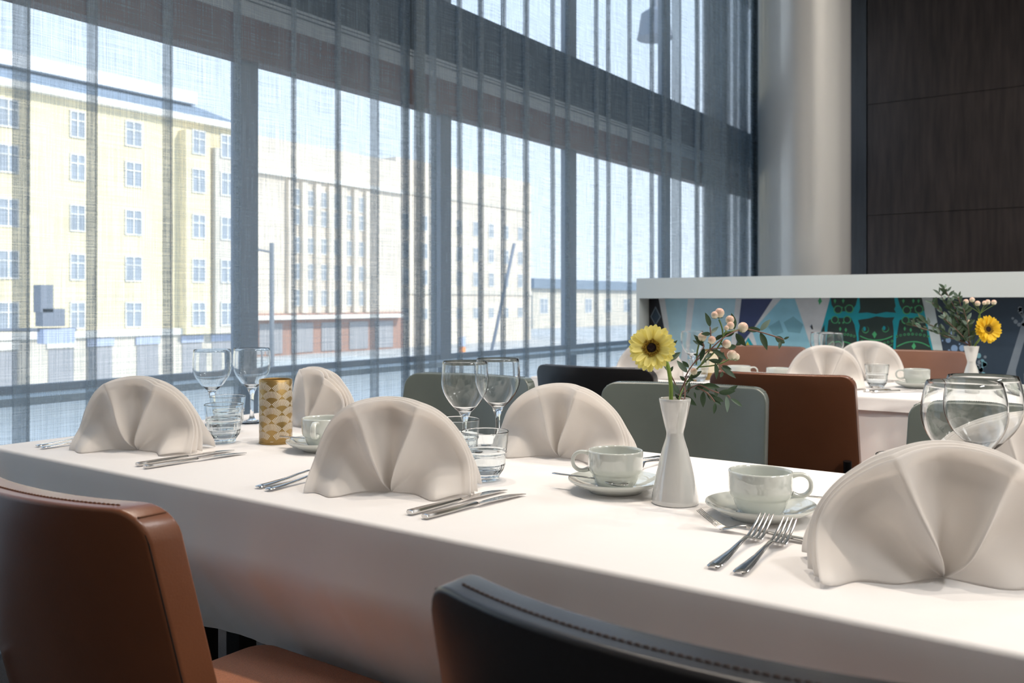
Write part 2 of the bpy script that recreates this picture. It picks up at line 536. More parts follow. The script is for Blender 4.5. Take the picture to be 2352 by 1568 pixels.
for yy in (-9, -5, -1, 3, 7):
    MB().box(0.31, 0.4, yy - 1.4, yy + 1.4, 0.2, 3.2).build('shop_window', 'shop_glass', b2)

b3 = empty('stone_house', (-71.0, 90, GZ))
tag(b3, 'pale long stone house to the right of the beige office house', 'building')
MB().box(-16, 0, -13.6, 14.6, 0, 22.4).build('wall', 'facade_beige', b3)
MB().box(-16, 0.15, -13.6, 14.6, 18.2, 18.6).build('cornice', 'facade_pale', b3)
MB().box(-16, 0.2, -13.6, 14.6, 6.3, 6.9).build('string_course', 'facade_pale', b3)
for k in range(8):
    yy = -12 + k * 3.4
    for zz in (3.2, 7.4, 10.6, 14.0):
        ext_window(b3, 0.05, yy, zz, 1.1, 1.9 if zz > 5 else 1.4)
b4 = empty('low_house', (-100, 190, GZ))
tag(b4, 'long low pale house on the horizon right of the stone house', 'building')
MB().box(-20, 0, -42, 90, 0, 8.2).build('wall', 'facade_pale', b4)
MB().box(-22, 1, -43, 91, 8.2, 10.2).build('roof', 'roof_metal', b4)
for k in range(14):
    ext_window(b4, 0.06, -38 + k * 9, 3.0, 3.0, 3.2)
hedge = MB()
rng = random.Random(4)
for k in range(26):
    hedge.sphere((rng.uniform(-2, 2), k * 3.0 - 39, rng.uniform(2, 5)), rng.uniform(2.4, 4.2), 8, 6, sq=0.9)
hd = hedge.build('tree_line', 'tree_green', smooth=True, loc=(-140, 290, GZ)); tag(hd, 'hazy green line of trees above the low house', 'trees'); hd['kind'] = 'stuff'

# street furniture
def pole(name, label, cat, loc, pts, rad, extra=None, m_='pole_grey'):
    r = empty(name, loc)
    tag(r, label, cat)
    MB().tube(pts, rad, 8).build('pole', m_, r, smooth=True)
    return r
sl = pole('street_lamp', 'slim grey street lamp post with side arm in front of the office house', 'street lamp', (-30, 24.6, GZ), [(0, 0, 0), (0, 0, 7.8)], 0.10)
MB().tube([(0, 0, 7.4), (0, -0.9, 7.5)], 0.05, 6).build('arm', 'pole_grey', sl)
MB().box(-0.15, 0.15, -1.7, -0.8, 7.4, 7.55).build('lamp_head', 'pole_grey', sl)
st = pole('leaning_pole', 'leaning thin dark mast in front of the stone house', 'mast', (-34, 44.8, GZ), [(0, 0, 0), (0, 3.3, 9.2)], 0.11, m_='sign_grey')
MB().box(-0.3, 0.3, -0.3, 0.3, 0, 0.3).build('foot', 'pole_grey', st)
# gantry with signal boxes at the left
sg = empty('signal_gantry', (-24, 10.4, GZ))
tag(sg, 'grey signal gantry with stacked boxes before the yellow house', 'traffic signal')
MB().tube([(0, -2.2, 0), (0, -2.2, 4.5), (0, -2.0, 4.6), (0, 2.5, 4.52)], 0.05, 8).build('arm', 'sign_grey', sg, smooth=True)
MB().box(-0.2, 0.2, 1.45, 1.78, 5.0, 5.74).build('signal_box', 'sign_grey', sg)
MB().box(-0.2, 0.2, 1.50, 2.1, 4.62, 5.1).build('signal_box', 'sign_grey', sg)
MB().box(-0.1, 0.25, 1.50, 2.35, 4.16, 4.55).build('route_sign', 'sign_blue', sg)
# orange-blue road sign by the stone house
rs = pole('road_sign', 'small orange and blue road sign seen through the right curtain', 'sign', (-30, 37.5, GZ), [(0, 0, 0), (0, 0, 2.9)], 0.05)
mat('sign_orange', srgb(240, 150, 80), 0.6)
MB().box(0.0, 0.06, -0.25, 0.25, 2.9, 3.4).build('plate', 'sign_blue', rs)
MB().box(0.0, 0.06, -0.25, 0.25, 2.3, 2.85).build('plate', 'sign_orange', rs)
# hanging lantern outside the upper pane
ln = empty('hanging_street_lantern', (-12.0, 24.4, 9.1))
tag(ln, 'dark hanging street lantern outside the upper right window', 'street lamp')
MB().lathe([(0.0, 1.35), (0.08, 1.3), (0.12, 0.95), (0.42, 0.75), (0.52, 0.1), (0.55, 0), (0, 0)], 20).build('shade', 'sign_grey', ln, smooth=True, sharp=R(40))
MB().tube([(0, 0, 1.3), (0, 0, 4.0)], 0.03, 6).build('cable', 'sign_grey', ln)

# ================================================================== CURTAINS
def curtain(name, y0, y1, folds, seed, label, xbase=-2.75, gather=None):
    rng = random.Random(seed)
    plan = []
    y = y0
    cuts = sorted(folds)
    k = 0
    ph = rng.uniform(0, 6)
    def wave(yy): return 0.010 * math.sin(yy * 19 + ph) + 0.006 * math.sin(yy * 43 + ph * 2)
    prev = y0
    for (fy, wd, layers) in cuts:
        # gentle stretch up to the pleat
        n = max(2, int((fy - wd / 2 - prev) / 0.05))
        for i in range(n):
            yy = prev + (fy - wd / 2 - prev) * i / n
            plan.append((xbase + wave(yy), yy))
        dx = 0.007
        x = xbase + wave(fy)
        for L in range(layers):
            if L % 2 == 0:
                plan += [(x, fy - wd / 2), (x + dx * .3, fy), (x + dx * .6, fy + wd / 2)]
            else:
                plan += [(x + dx, fy + wd / 2), (x + dx * 1.3, fy), (x + dx * 1.6, fy - wd / 2)]
                x += dx * 2
        prev = fy + wd / 2
    n = max(2, int((y1 - prev) / 0.05))
    for i in range(n + 1):
        yy = prev + (y1 - prev) * i / n
        plan.append((xbase + wave(yy), yy))
    P = smooth_path([(a, b_, 0) for a, b_ in plan], 3)
    s = [0]
    for i in range(1, len(P)): s.append(s[-1] + (P[i] - P[i - 1]).length)
    nz = 14
    vs = []; fs = []; uv = []
    for i, p in enumerate(P):
        for j in range(nz + 1):
            z = 0.02 + (CEIL - 0.05) * j / nz
            tt = 1 - z / CEIL
            drift = 0.035 * noise.noise(Vector((p.y * 1.7 + seed, 3.1, 0))) * tt
            sway = 0.004 * noise.noise(Vector((p.y * 6, z * 0.9, seed)))
            vs.append((p.x + sway, p.y + drift, z)); uv.append((s[i], z))
    for i in range(len(P) - 1):
        for j in range(nz):
            fs.append((i * (nz + 1) + j, (i + 1) * (nz + 1) + j, (i + 1) * (nz + 1) + j + 1, i * (nz + 1) + j + 1))
    me = bpy.data.meshes.new(name)
    me.from_pydata(vs, [], fs)
    l = me.uv_layers.new(name='UVMap')
    for lp in me.loops: l.data[lp.index].uv = uv[lp.vertex_index]
    me.polygons.foreach_set('use_smooth', [True] * len(me.polygons))
    me.materials.append(MATS['sheer'])
    o = mesh_obj(name, me)
    tag(o, label, 'curtain', 'sheer curtains along the window front')
    return o
rngc = random.Random(11)
foldsL = [(-1.2, .05, 3), (-0.8, .05, 3), (-0.45, .05, 3), (-0.1, .05, 3), (0.35, .05, 3), (0.62, .05, 3), (0.9, .04, 3)]
foldsL += [(1.306, .05, 3), (1.537, .032, 3), (1.803, .034, 3), (2.09, .03, 3), (2.343, .022, 3), (2.575, .016, 5), (2.821, .05, 3), (2.99, .04, 5)]
curtain('sheer_curtain', -1.5, 3.03, foldsL, 3, 'grey-blue sheer curtain with few wide folds before the yellow house')
foldsR = [(3.015, .05, 5), (3.14, .045, 3), (3.30, .02, 5), (3.488, .024, 5), (3.67, .016, 5), (3.886, .03, 5), (4.163, .020, 5), (4.30, .022, 5),
          (4.619, .022, 5), (4.788, .020, 5), (5.059, .022, 5), (5.366, .022, 5), (5.563, .03, 5), (5.80, .15, 3), (6.144, .05, 5)]
yy = 6.26
while yy < 7.32:
    foldsR.append((yy, rngc.uniform(.09, .12), 5)); yy += 0.125
foldsR.append((7.30, .10, 9))
curtain('sheer_curtain', 2.99, 7.38, foldsR, 8, 'darker sheer curtain with many narrow folds gathered towards the column', xbase=-2.69)

# ================================================================== ROOM DIVIDER WITH MURAL
dv = empty('room_divider', (-2.458, 4.75, 0))
tag(dv, 'waist-high white framed room divider with a printed owl mural', 'room divider')
DX1 = 2.9
MB().box(0, DX1, 0, 0.42, 1.086, 1.206).build('top_cap', 'divider_white', dv)
MB().box(0, 0.018, 0, 0.42, 0, 1.086).build('side_panel', 'divider_white', dv)
MB().box(0.018, DX1, 0.13, 0.40, 0.34, 1.086).build('mural_board', 'white_panel', dv)
MB().box(0.018, DX1, 0.11, 0.40, 0.0, 0.34).build('plinth', 'base_wood', dv)
# the print: flat shapes in thin layers on the board (x along the board, z height; world plane y = 4.88)
mur_cols = {}
def mur_mat(name, c):
    cl = srgb(*c)
    mat('mural_' + name, tuple(min(0.86, v * 1.75) for v in cl[:3]) + (1,), 0.55, var=0.12, vscale=9)
for nme, c in dict(pale=(186, 208, 216), grey=(152, 180, 188), blue=(152, 178, 214), navy=(50, 58, 92), aqua=(126, 172, 186), black=(28, 28, 34),
                   teal=(22, 140, 152), owl=(40, 54, 50), lime=(66, 150, 100), slate=(44, 58, 72), dot=(116, 142, 172), band=(176, 190, 204), ash=(108, 118, 128), sun=(230, 170, 50), aquadark=(104, 148, 160)).items():
    mur_mat(nme, c)
MUR = ['pale', 'grey', 'blue', 'navy', 'aqua', 'black', 'teal', 'owl', 'lime', 'slate', 'dot', 'band', 'ash', 'sun', 'aquadark']
mur = MB()
def mpoly(pts, col, layer):
    """pts: (x, z) metres on the board"""
    yo = 0.13 - 0.0004 * (layer + 1)
    mur.add([(x, yo, z) for x, z in pts], [tuple(range(len(pts)))], MUR.index(col))
mpoly([(-0.013, 1.089), (2.27, 1.082), (2.27, 0.444), (-0.013, 0.245)], 'pale', 0)
mpoly([(0.016, 1.089), (0.083, 1.089), (0.161, 0.706), (0.016, 0.7)], 'black', 1)
mpoly([(0.124, 1.084), (0.274, 1.083), (0.254, 0.878), (0.195, 0.524), (0.175, 0.628), (0.15, 0.929)], 'grey', 1)
mpoly([(0.318, 1.083), (0.57, 1.083), (0.539, 0.796), (0.512, 0.543), (0.246, 0.527), (0.279, 0.788)], 'blue', 1)
mpoly([(0.604, 1.082), (0.786, 1.082), (0.668, 0.904), (0.57, 0.784)], 'navy', 1)
mpoly([(0.609, 0.806), (0.645, 0.864), (0.681, 0.808)], 'teal', 2)
mpoly([(0.624, 0.806), (0.64, 0.839), (0.658, 0.807)], 'sun', 3)
mpoly([(0.835, 1.082), (0.91, 1.082), (0.956, 0.947), (0.996, 0.822), (0.956, 0.665), (0.932, 0.544), (0.686, 0.528), (0.693, 0.825), (0.668, 0.899)], 'aqua', 1)
mpoly([(0.847, 0.951), (0.901, 0.985), (0.956, 0.94), (0.939, 0.892), (0.872, 0.898)], 'aquadark', 2)
mpoly([(0.761, 0.925), (0.823, 0.963), (0.847, 0.897), (0.793, 0.872)], 'aquadark', 2)
mpoly([(1.101, 1.088), (1.555, 1.087), (1.587, 0.949), (1.616, 0.817), (1.636, 0.697), (0.987, 0.666), (1.02, 0.799), (1.062, 0.942)], 'teal', 1)
mpoly([(1.103, 1.088), (1.243, 1.088), (1.234, 1.048), (1.21, 1.014), (1.131, 1.013), (1.108, 1.048)], 'owl', 2)
mpoly([(1.252, 1.088), (1.425, 1.087), (1.432, 1.042), (1.425, 1.026), (1.434, 1.008), (1.385, 1.012), (1.337, 1.001), (1.292, 1.009), (1.247, 1.005), (1.256, 1.03)], 'owl', 2)
mpoly([(1.442, 1.087), (1.557, 1.087), (1.571, 1.022), (1.538, 1.004), (1.47, 1.013), (1.451, 1.049)], 'owl', 2)
mpoly([(1.165, 1.023), (1.162, 1.012), (1.156, 1.004), (1.147, 1.0), (1.137, 1.0), (1.128, 1.004), (1.121, 1.012), (1.119, 1.022), (1.121, 1.033), (1.128, 1.041), (1.137, 1.045), (1.147, 1.045), (1.156, 1.041), (1.162, 1.033)], 'lime', 4)
mpoly([(1.16, 1.023), (1.158, 1.015), (1.153, 1.008), (1.146, 1.005), (1.138, 1.005), (1.131, 1.008), (1.126, 1.015), (1.124, 1.022), (1.126, 1.03), (1.131, 1.037), (1.138, 1.04), (1.146, 1.04), (1.153, 1.037), (1.158, 1.031)], 'owl', 5)
mpoly([(1.223, 1.028), (1.221, 1.017), (1.215, 1.009), (1.206, 1.005), (1.196, 1.005), (1.187, 1.009), (1.18, 1.017), (1.178, 1.027), (1.18, 1.037), (1.187, 1.046), (1.196, 1.05), (1.206, 1.05), (1.215, 1.046), (1.221, 1.038)], 'lime', 4)
mpoly([(1.218, 1.028), (1.216, 1.02), (1.212, 1.013), (1.205, 1.01), (1.197, 1.01), (1.19, 1.013), (1.185, 1.019), (1.183, 1.027), (1.185, 1.035), (1.19, 1.042), (1.197, 1.045), (1.205, 1.045), (1.212, 1.042), (1.216, 1.035)], 'owl', 5)
mpoly([(1.507, 1.022), (1.505, 1.012), (1.499, 1.004), (1.491, 1.0), (1.482, 1.0), (1.473, 1.004), (1.467, 1.012), (1.465, 1.022), (1.467, 1.032), (1.473, 1.039), (1.482, 1.044), (1.491, 1.044), (1.499, 1.039), (1.505, 1.032)], 'lime', 4)
mpoly([(1.503, 1.022), (1.501, 1.014), (1.496, 1.008), (1.49, 1.005), (1.483, 1.005), (1.476, 1.008), (1.472, 1.014), (1.47, 1.022), (1.472, 1.029), (1.476, 1.036), (1.483, 1.039), (1.49, 1.039), (1.496, 1.036), (1.501, 1.03)], 'owl', 5)
mpoly([(1.565, 1.027), (1.563, 1.017), (1.557, 1.009), (1.549, 1.005), (1.54, 1.005), (1.531, 1.009), (1.526, 1.017), (1.524, 1.027), (1.526, 1.036), (1.531, 1.044), (1.54, 1.048), (1.549, 1.048), (1.557, 1.044), (1.563, 1.036)], 'lime', 4)
mpoly([(1.56, 1.027), (1.559, 1.019), (1.554, 1.013), (1.548, 1.01), (1.541, 1.01), (1.534, 1.013), (1.53, 1.019), (1.528, 1.027), (1.53, 1.034), (1.534, 1.04), (1.541, 1.044), (1.548, 1.044), (1.554, 1.04), (1.559, 1.034)], 'owl', 5)
mpoly([(1.167, 1.034), (1.167, 1.032), (1.165, 1.03), (1.163, 1.029), (1.161, 1.029), (1.159, 1.03), (1.158, 1.032), (1.157, 1.034), (1.158, 1.037), (1.159, 1.038), (1.161, 1.039), (1.163, 1.039), (1.165, 1.038), (1.167, 1.037)], 'lime', 4)
mpoly([(1.185, 1.034), (1.185, 1.032), (1.184, 1.03), (1.182, 1.029), (1.179, 1.029), (1.177, 1.03), (1.176, 1.032), (1.175, 1.034), (1.176, 1.037), (1.177, 1.038), (1.179, 1.039), (1.182, 1.039), (1.184, 1.038), (1.185, 1.037)], 'lime', 4)
mpoly([(1.514, 1.035), (1.513, 1.033), (1.512, 1.032), (1.51, 1.031), (1.508, 1.031), (1.506, 1.032), (1.505, 1.033), (1.505, 1.035), (1.505, 1.038), (1.506, 1.039), (1.508, 1.04), (1.51, 1.04), (1.512, 1.039), (1.513, 1.038)], 'lime', 4)
mpoly([(1.53, 1.035), (1.53, 1.033), (1.529, 1.032), (1.527, 1.031), (1.525, 1.031), (1.523, 1.032), (1.522, 1.033), (1.521, 1.035), (1.522, 1.038), (1.523, 1.039), (1.525, 1.04), (1.527, 1.04), (1.529, 1.039), (1.53, 1.038)], 'lime', 4)
mpoly([(1.119, 1.072), (1.126, 1.081), (1.133, 1.072), (1.126, 1.055)], 'lime', 3)
mpoly([(1.162, 1.072), (1.169, 1.081), (1.176, 1.072), (1.169, 1.055)], 'lime', 3)
mpoly([(1.463, 1.071), (1.47, 1.08), (1.476, 1.071), (1.47, 1.056)], 'lime', 3)
mpoly([(1.511, 1.071), (1.517, 1.08), (1.524, 1.071), (1.517, 1.056)], 'lime', 3)
mpoly([(1.536, 1.071), (1.542, 1.08), (1.548, 1.071), (1.542, 1.056)], 'lime', 3)
mpoly([(1.245, 0.968), (1.261, 0.972), (1.298, 0.977), (1.337, 0.989), (1.385, 0.983), (1.427, 0.985), (1.417, 0.965), (1.423, 0.913), (1.421, 0.816), (1.423, 0.709), (1.254, 0.702), (1.252, 0.81), (1.247, 0.898), (1.254, 0.938)], 'owl', 2)
mpoly([(1.3, 0.918), (1.299, 0.91), (1.294, 0.903), (1.287, 0.899), (1.279, 0.899), (1.272, 0.903), (1.267, 0.909), (1.265, 0.917), (1.267, 0.925), (1.272, 0.932), (1.279, 0.935), (1.287, 0.935), (1.294, 0.932), (1.299, 0.926)], 'lime', 3)
mpoly([(1.298, 0.92), (1.297, 0.913), (1.292, 0.907), (1.286, 0.904), (1.279, 0.904), (1.273, 0.907), (1.269, 0.912), (1.267, 0.919), (1.269, 0.926), (1.273, 0.932), (1.279, 0.935), (1.286, 0.935), (1.292, 0.932), (1.297, 0.927)], 'owl', 4)
mpoly([(1.285, 0.922), (1.284, 0.917), (1.283, 0.913), (1.28, 0.911), (1.277, 0.911), (1.274, 0.913), (1.272, 0.917), (1.272, 0.922), (1.272, 0.927), (1.274, 0.931), (1.277, 0.933), (1.28, 0.933), (1.283, 0.931), (1.284, 0.927)], 'teal', 5)
mpoly([(1.4, 0.924), (1.398, 0.916), (1.393, 0.91), (1.386, 0.906), (1.379, 0.906), (1.372, 0.909), (1.367, 0.915), (1.365, 0.923), (1.367, 0.931), (1.372, 0.938), (1.379, 0.941), (1.386, 0.941), (1.393, 0.938), (1.398, 0.932)], 'lime', 3)
mpoly([(1.398, 0.926), (1.396, 0.919), (1.392, 0.914), (1.386, 0.91), (1.379, 0.91), (1.373, 0.913), (1.369, 0.919), (1.368, 0.926), (1.369, 0.933), (1.373, 0.938), (1.379, 0.941), (1.386, 0.941), (1.392, 0.938), (1.396, 0.933)], 'owl', 4)
mpoly([(1.383, 0.928), (1.382, 0.923), (1.38, 0.919), (1.378, 0.917), (1.375, 0.917), (1.372, 0.919), (1.37, 0.923), (1.37, 0.928), (1.37, 0.933), (1.372, 0.937), (1.375, 0.939), (1.378, 0.939), (1.38, 0.937), (1.382, 0.933)], 'teal', 5)
mpoly([(1.316, 0.895), (1.329, 0.911), (1.34, 0.895), (1.329, 0.872)], 'lime', 5)
mpoly([(1.256, 0.887), (1.27, 0.88), (1.284, 0.875), (1.297, 0.87), (1.311, 0.868), (1.324, 0.866), (1.337, 0.866), (1.351, 0.867), (1.364, 0.869), (1.377, 0.872), (1.39, 0.877), (1.404, 0.883), (1.417, 0.89), (1.417, 0.885), (1.404, 0.877), (1.39, 0.871), (1.377, 0.867), (1.364, 0.863), (1.351, 0.861), (1.337, 0.86), (1.324, 0.86), (1.311, 0.862), (1.297, 0.865), (1.284, 0.869), (1.27, 0.874), (1.256, 0.881)], 'lime', 4)
mpoly([(1.272, 0.857), (1.27, 0.852), (1.265, 0.85), (1.261, 0.852), (1.259, 0.857), (1.261, 0.862), (1.265, 0.864), (1.27, 0.862)], 'lime', 4)
mpoly([(1.269, 0.857), (1.268, 0.854), (1.265, 0.853), (1.262, 0.854), (1.261, 0.857), (1.262, 0.86), (1.265, 0.861), (1.268, 0.86)], 'owl', 5)
mpoly([(1.291, 0.852), (1.289, 0.847), (1.284, 0.845), (1.279, 0.846), (1.278, 0.851), (1.279, 0.856), (1.284, 0.858), (1.289, 0.856)], 'lime', 4)
mpoly([(1.288, 0.852), (1.287, 0.849), (1.284, 0.847), (1.281, 0.848), (1.28, 0.851), (1.281, 0.854), (1.284, 0.856), (1.287, 0.854)], 'owl', 5)
mpoly([(1.31, 0.848), (1.308, 0.843), (1.303, 0.841), (1.298, 0.843), (1.296, 0.847), (1.298, 0.852), (1.303, 0.855), (1.308, 0.853)], 'lime', 4)
mpoly([(1.307, 0.848), (1.306, 0.845), (1.303, 0.843), (1.3, 0.845), (1.299, 0.848), (1.3, 0.85), (1.303, 0.852), (1.306, 0.851)], 'owl', 5)
mpoly([(1.328, 0.846), (1.326, 0.841), (1.322, 0.839), (1.317, 0.841), (1.315, 0.845), (1.317, 0.85), (1.322, 0.852), (1.326, 0.851)], 'lime', 4)
mpoly([(1.326, 0.846), (1.324, 0.843), (1.322, 0.841), (1.319, 0.843), (1.318, 0.845), (1.319, 0.848), (1.322, 0.85), (1.324, 0.849)], 'owl', 5)
mpoly([(1.347, 0.845), (1.345, 0.84), (1.34, 0.838), (1.336, 0.84), (1.334, 0.845), (1.336, 0.85), (1.34, 0.852), (1.345, 0.85)], 'lime', 4)
mpoly([(1.344, 0.845), (1.343, 0.842), (1.34, 0.841), (1.338, 0.842), (1.336, 0.845), (1.338, 0.848), (1.34, 0.849), (1.343, 0.848)], 'owl', 5)
mpoly([(1.365, 0.847), (1.364, 0.842), (1.359, 0.84), (1.354, 0.842), (1.353, 0.846), (1.354, 0.851), (1.359, 0.853), (1.364, 0.852)], 'lime', 4)
mpoly([(1.363, 0.847), (1.362, 0.844), (1.359, 0.842), (1.356, 0.844), (1.355, 0.846), (1.356, 0.849), (1.359, 0.851), (1.362, 0.85)], 'owl', 5)
mpoly([(1.384, 0.85), (1.382, 0.845), (1.377, 0.843), (1.373, 0.845), (1.371, 0.849), (1.373, 0.854), (1.377, 0.856), (1.382, 0.855)], 'lime', 4)
mpoly([(1.381, 0.85), (1.38, 0.847), (1.377, 0.846), (1.375, 0.847), (1.374, 0.849), (1.375, 0.852), (1.377, 0.854), (1.38, 0.853)], 'owl', 5)
mpoly([(1.402, 0.855), (1.4, 0.85), (1.396, 0.848), (1.391, 0.849), (1.389, 0.854), (1.391, 0.859), (1.396, 0.861), (1.4, 0.859)], 'lime', 4)
mpoly([(1.4, 0.854), (1.399, 0.852), (1.396, 0.85), (1.393, 0.851), (1.392, 0.854), (1.393, 0.857), (1.396, 0.858), (1.399, 0.857)], 'owl', 5)
mpoly([(1.421, 0.861), (1.419, 0.856), (1.414, 0.854), (1.41, 0.856), (1.408, 0.861), (1.41, 0.865), (1.414, 0.868), (1.419, 0.866)], 'lime', 4)
mpoly([(1.418, 0.861), (1.417, 0.858), (1.414, 0.857), (1.412, 0.858), (1.41, 0.861), (1.412, 0.864), (1.414, 0.865), (1.417, 0.864)], 'owl', 5)
mpoly([(1.256, 0.841), (1.27, 0.835), (1.284, 0.83), (1.297, 0.826), (1.311, 0.824), (1.324, 0.822), (1.337, 0.822), (1.351, 0.823), (1.364, 0.825), (1.377, 0.829), (1.39, 0.833), (1.404, 0.838), (1.417, 0.845), (1.417, 0.842), (1.404, 0.835), (1.39, 0.83), (1.377, 0.825), (1.364, 0.822), (1.351, 0.82), (1.337, 0.819), (1.324, 0.819), (1.311, 0.82), (1.297, 0.823), (1.284, 0.826), (1.27, 0.831), (1.256, 0.837)], 'lime', 4)
mpoly([(1.092, 0.966), (1.119, 0.978), (1.21, 0.979), (1.227, 0.944), (1.239, 0.875), (1.239, 0.701), (1.073, 0.694), (1.08, 0.859)], 'owl', 2)
mpoly([(1.029, 0.804), (1.057, 0.918), (1.071, 0.942), (1.073, 0.694), (0.996, 0.691)], 'owl', 2)
mpoly([(1.451, 0.97), (1.476, 0.981), (1.555, 0.982), (1.575, 0.956), (1.591, 0.861), (1.605, 0.81), (1.616, 0.718), (1.429, 0.71), (1.434, 0.868)], 'owl', 2)
mpoly([(1.147, 0.969), (1.144, 0.96), (1.139, 0.952), (1.131, 0.948), (1.121, 0.948), (1.113, 0.952), (1.107, 0.959), (1.105, 0.968), (1.107, 0.977), (1.113, 0.985), (1.121, 0.989), (1.131, 0.989), (1.139, 0.985), (1.144, 0.978)], 'lime', 4)
mpoly([(1.142, 0.969), (1.14, 0.962), (1.136, 0.956), (1.13, 0.952), (1.122, 0.952), (1.116, 0.955), (1.112, 0.961), (1.11, 0.968), (1.112, 0.975), (1.116, 0.981), (1.122, 0.985), (1.13, 0.985), (1.136, 0.981), (1.14, 0.976)], 'owl', 5)
mpoly([(1.21, 0.969), (1.208, 0.96), (1.202, 0.953), (1.194, 0.949), (1.185, 0.949), (1.177, 0.953), (1.171, 0.96), (1.169, 0.969), (1.171, 0.978), (1.177, 0.985), (1.185, 0.99), (1.194, 0.99), (1.202, 0.986), (1.208, 0.978)], 'lime', 4)
mpoly([(1.205, 0.969), (1.204, 0.962), (1.199, 0.957), (1.193, 0.953), (1.186, 0.953), (1.18, 0.956), (1.175, 0.962), (1.174, 0.969), (1.175, 0.976), (1.18, 0.982), (1.186, 0.985), (1.193, 0.985), (1.199, 0.982), (1.204, 0.976)], 'owl', 5)
mpoly([(1.499, 0.97), (1.497, 0.962), (1.492, 0.955), (1.484, 0.951), (1.476, 0.95), (1.468, 0.954), (1.463, 0.961), (1.461, 0.97), (1.463, 0.979), (1.468, 0.986), (1.476, 0.99), (1.484, 0.99), (1.492, 0.986), (1.497, 0.979)], 'lime', 4)
mpoly([(1.495, 0.97), (1.493, 0.964), (1.489, 0.958), (1.483, 0.955), (1.477, 0.955), (1.471, 0.958), (1.467, 0.963), (1.465, 0.97), (1.467, 0.977), (1.471, 0.982), (1.477, 0.986), (1.483, 0.986), (1.489, 0.983), (1.493, 0.977)], 'owl', 5)
mpoly([(1.555, 0.971), (1.553, 0.962), (1.548, 0.955), (1.54, 0.951), (1.532, 0.951), (1.524, 0.955), (1.519, 0.962), (1.517, 0.971), (1.519, 0.979), (1.524, 0.986), (1.532, 0.99), (1.54, 0.99), (1.548, 0.987), (1.553, 0.98)], 'lime', 4)
mpoly([(1.55, 0.971), (1.549, 0.964), (1.545, 0.959), (1.539, 0.956), (1.533, 0.956), (1.527, 0.958), (1.523, 0.964), (1.522, 0.971), (1.523, 0.977), (1.527, 0.983), (1.533, 0.986), (1.539, 0.986), (1.545, 0.983), (1.549, 0.978)], 'owl', 5)
mpoly([(1.154, 0.952), (1.153, 0.95), (1.152, 0.948), (1.15, 0.947), (1.148, 0.947), (1.146, 0.948), (1.144, 0.95), (1.144, 0.952), (1.144, 0.955), (1.146, 0.956), (1.148, 0.957), (1.15, 0.957), (1.152, 0.956), (1.153, 0.955)], 'lime', 4)
mpoly([(1.174, 0.953), (1.174, 0.95), (1.172, 0.949), (1.17, 0.948), (1.168, 0.948), (1.166, 0.949), (1.165, 0.95), (1.164, 0.953), (1.165, 0.955), (1.166, 0.957), (1.168, 0.958), (1.17, 0.958), (1.172, 0.957), (1.174, 0.955)], 'lime', 4)
mpoly([(1.505, 0.957), (1.505, 0.955), (1.504, 0.953), (1.502, 0.952), (1.5, 0.952), (1.498, 0.953), (1.497, 0.955), (1.496, 0.957), (1.497, 0.959), (1.498, 0.961), (1.5, 0.962), (1.502, 0.962), (1.504, 0.961), (1.505, 0.959)], 'lime', 4)
mpoly([(1.522, 0.957), (1.522, 0.955), (1.52, 0.953), (1.518, 0.952), (1.516, 0.952), (1.515, 0.953), (1.513, 0.955), (1.513, 0.957), (1.513, 0.959), (1.515, 0.961), (1.516, 0.962), (1.518, 0.962), (1.52, 0.961), (1.522, 0.959)], 'lime', 4)
mpoly([(1.147, 0.92), (1.153, 0.931), (1.16, 0.92), (1.153, 0.906)], 'lime', 3)
mpoly([(1.176, 0.915), (1.183, 0.927), (1.189, 0.916), (1.183, 0.902)], 'lime', 3)
mpoly([(1.499, 0.921), (1.505, 0.932), (1.511, 0.921), (1.505, 0.908)], 'lime', 3)
mpoly([(1.552, 0.922), (1.559, 0.933), (1.565, 0.922), (1.559, 0.909)], 'lime', 3)
mpoly([(1.47, 0.927), (1.476, 0.939), (1.482, 0.928), (1.476, 0.914)], 'lime', 3)
mpoly([(1.103, 0.879), (1.101, 0.874), (1.096, 0.872), (1.091, 0.874), (1.089, 0.879), (1.091, 0.884), (1.096, 0.886), (1.101, 0.884)], 'lime', 3)
mpoly([(1.1, 0.879), (1.099, 0.876), (1.096, 0.874), (1.093, 0.876), (1.092, 0.879), (1.093, 0.882), (1.096, 0.883), (1.099, 0.882)], 'owl', 4)
mpoly([(1.119, 0.884), (1.117, 0.879), (1.113, 0.877), (1.108, 0.879), (1.106, 0.884), (1.108, 0.889), (1.113, 0.891), (1.117, 0.889)], 'lime', 3)
mpoly([(1.117, 0.884), (1.115, 0.881), (1.113, 0.88), (1.11, 0.881), (1.108, 0.884), (1.11, 0.887), (1.113, 0.888), (1.115, 0.887)], 'owl', 4)
mpoly([(1.136, 0.888), (1.134, 0.883), (1.129, 0.881), (1.124, 0.883), (1.122, 0.888), (1.124, 0.893), (1.129, 0.895), (1.134, 0.893)], 'lime', 3)
mpoly([(1.133, 0.888), (1.132, 0.885), (1.129, 0.884), (1.126, 0.885), (1.125, 0.888), (1.126, 0.891), (1.129, 0.892), (1.132, 0.891)], 'owl', 4)
mpoly([(1.152, 0.891), (1.15, 0.886), (1.145, 0.884), (1.14, 0.886), (1.138, 0.891), (1.14, 0.896), (1.145, 0.898), (1.15, 0.896)], 'lime', 3)
mpoly([(1.149, 0.891), (1.148, 0.888), (1.145, 0.886), (1.142, 0.888), (1.141, 0.891), (1.142, 0.894), (1.145, 0.895), (1.148, 0.894)], 'owl', 4)
mpoly([(1.168, 0.892), (1.166, 0.887), (1.161, 0.885), (1.156, 0.887), (1.154, 0.892), (1.156, 0.897), (1.161, 0.899), (1.166, 0.897)], 'lime', 3)
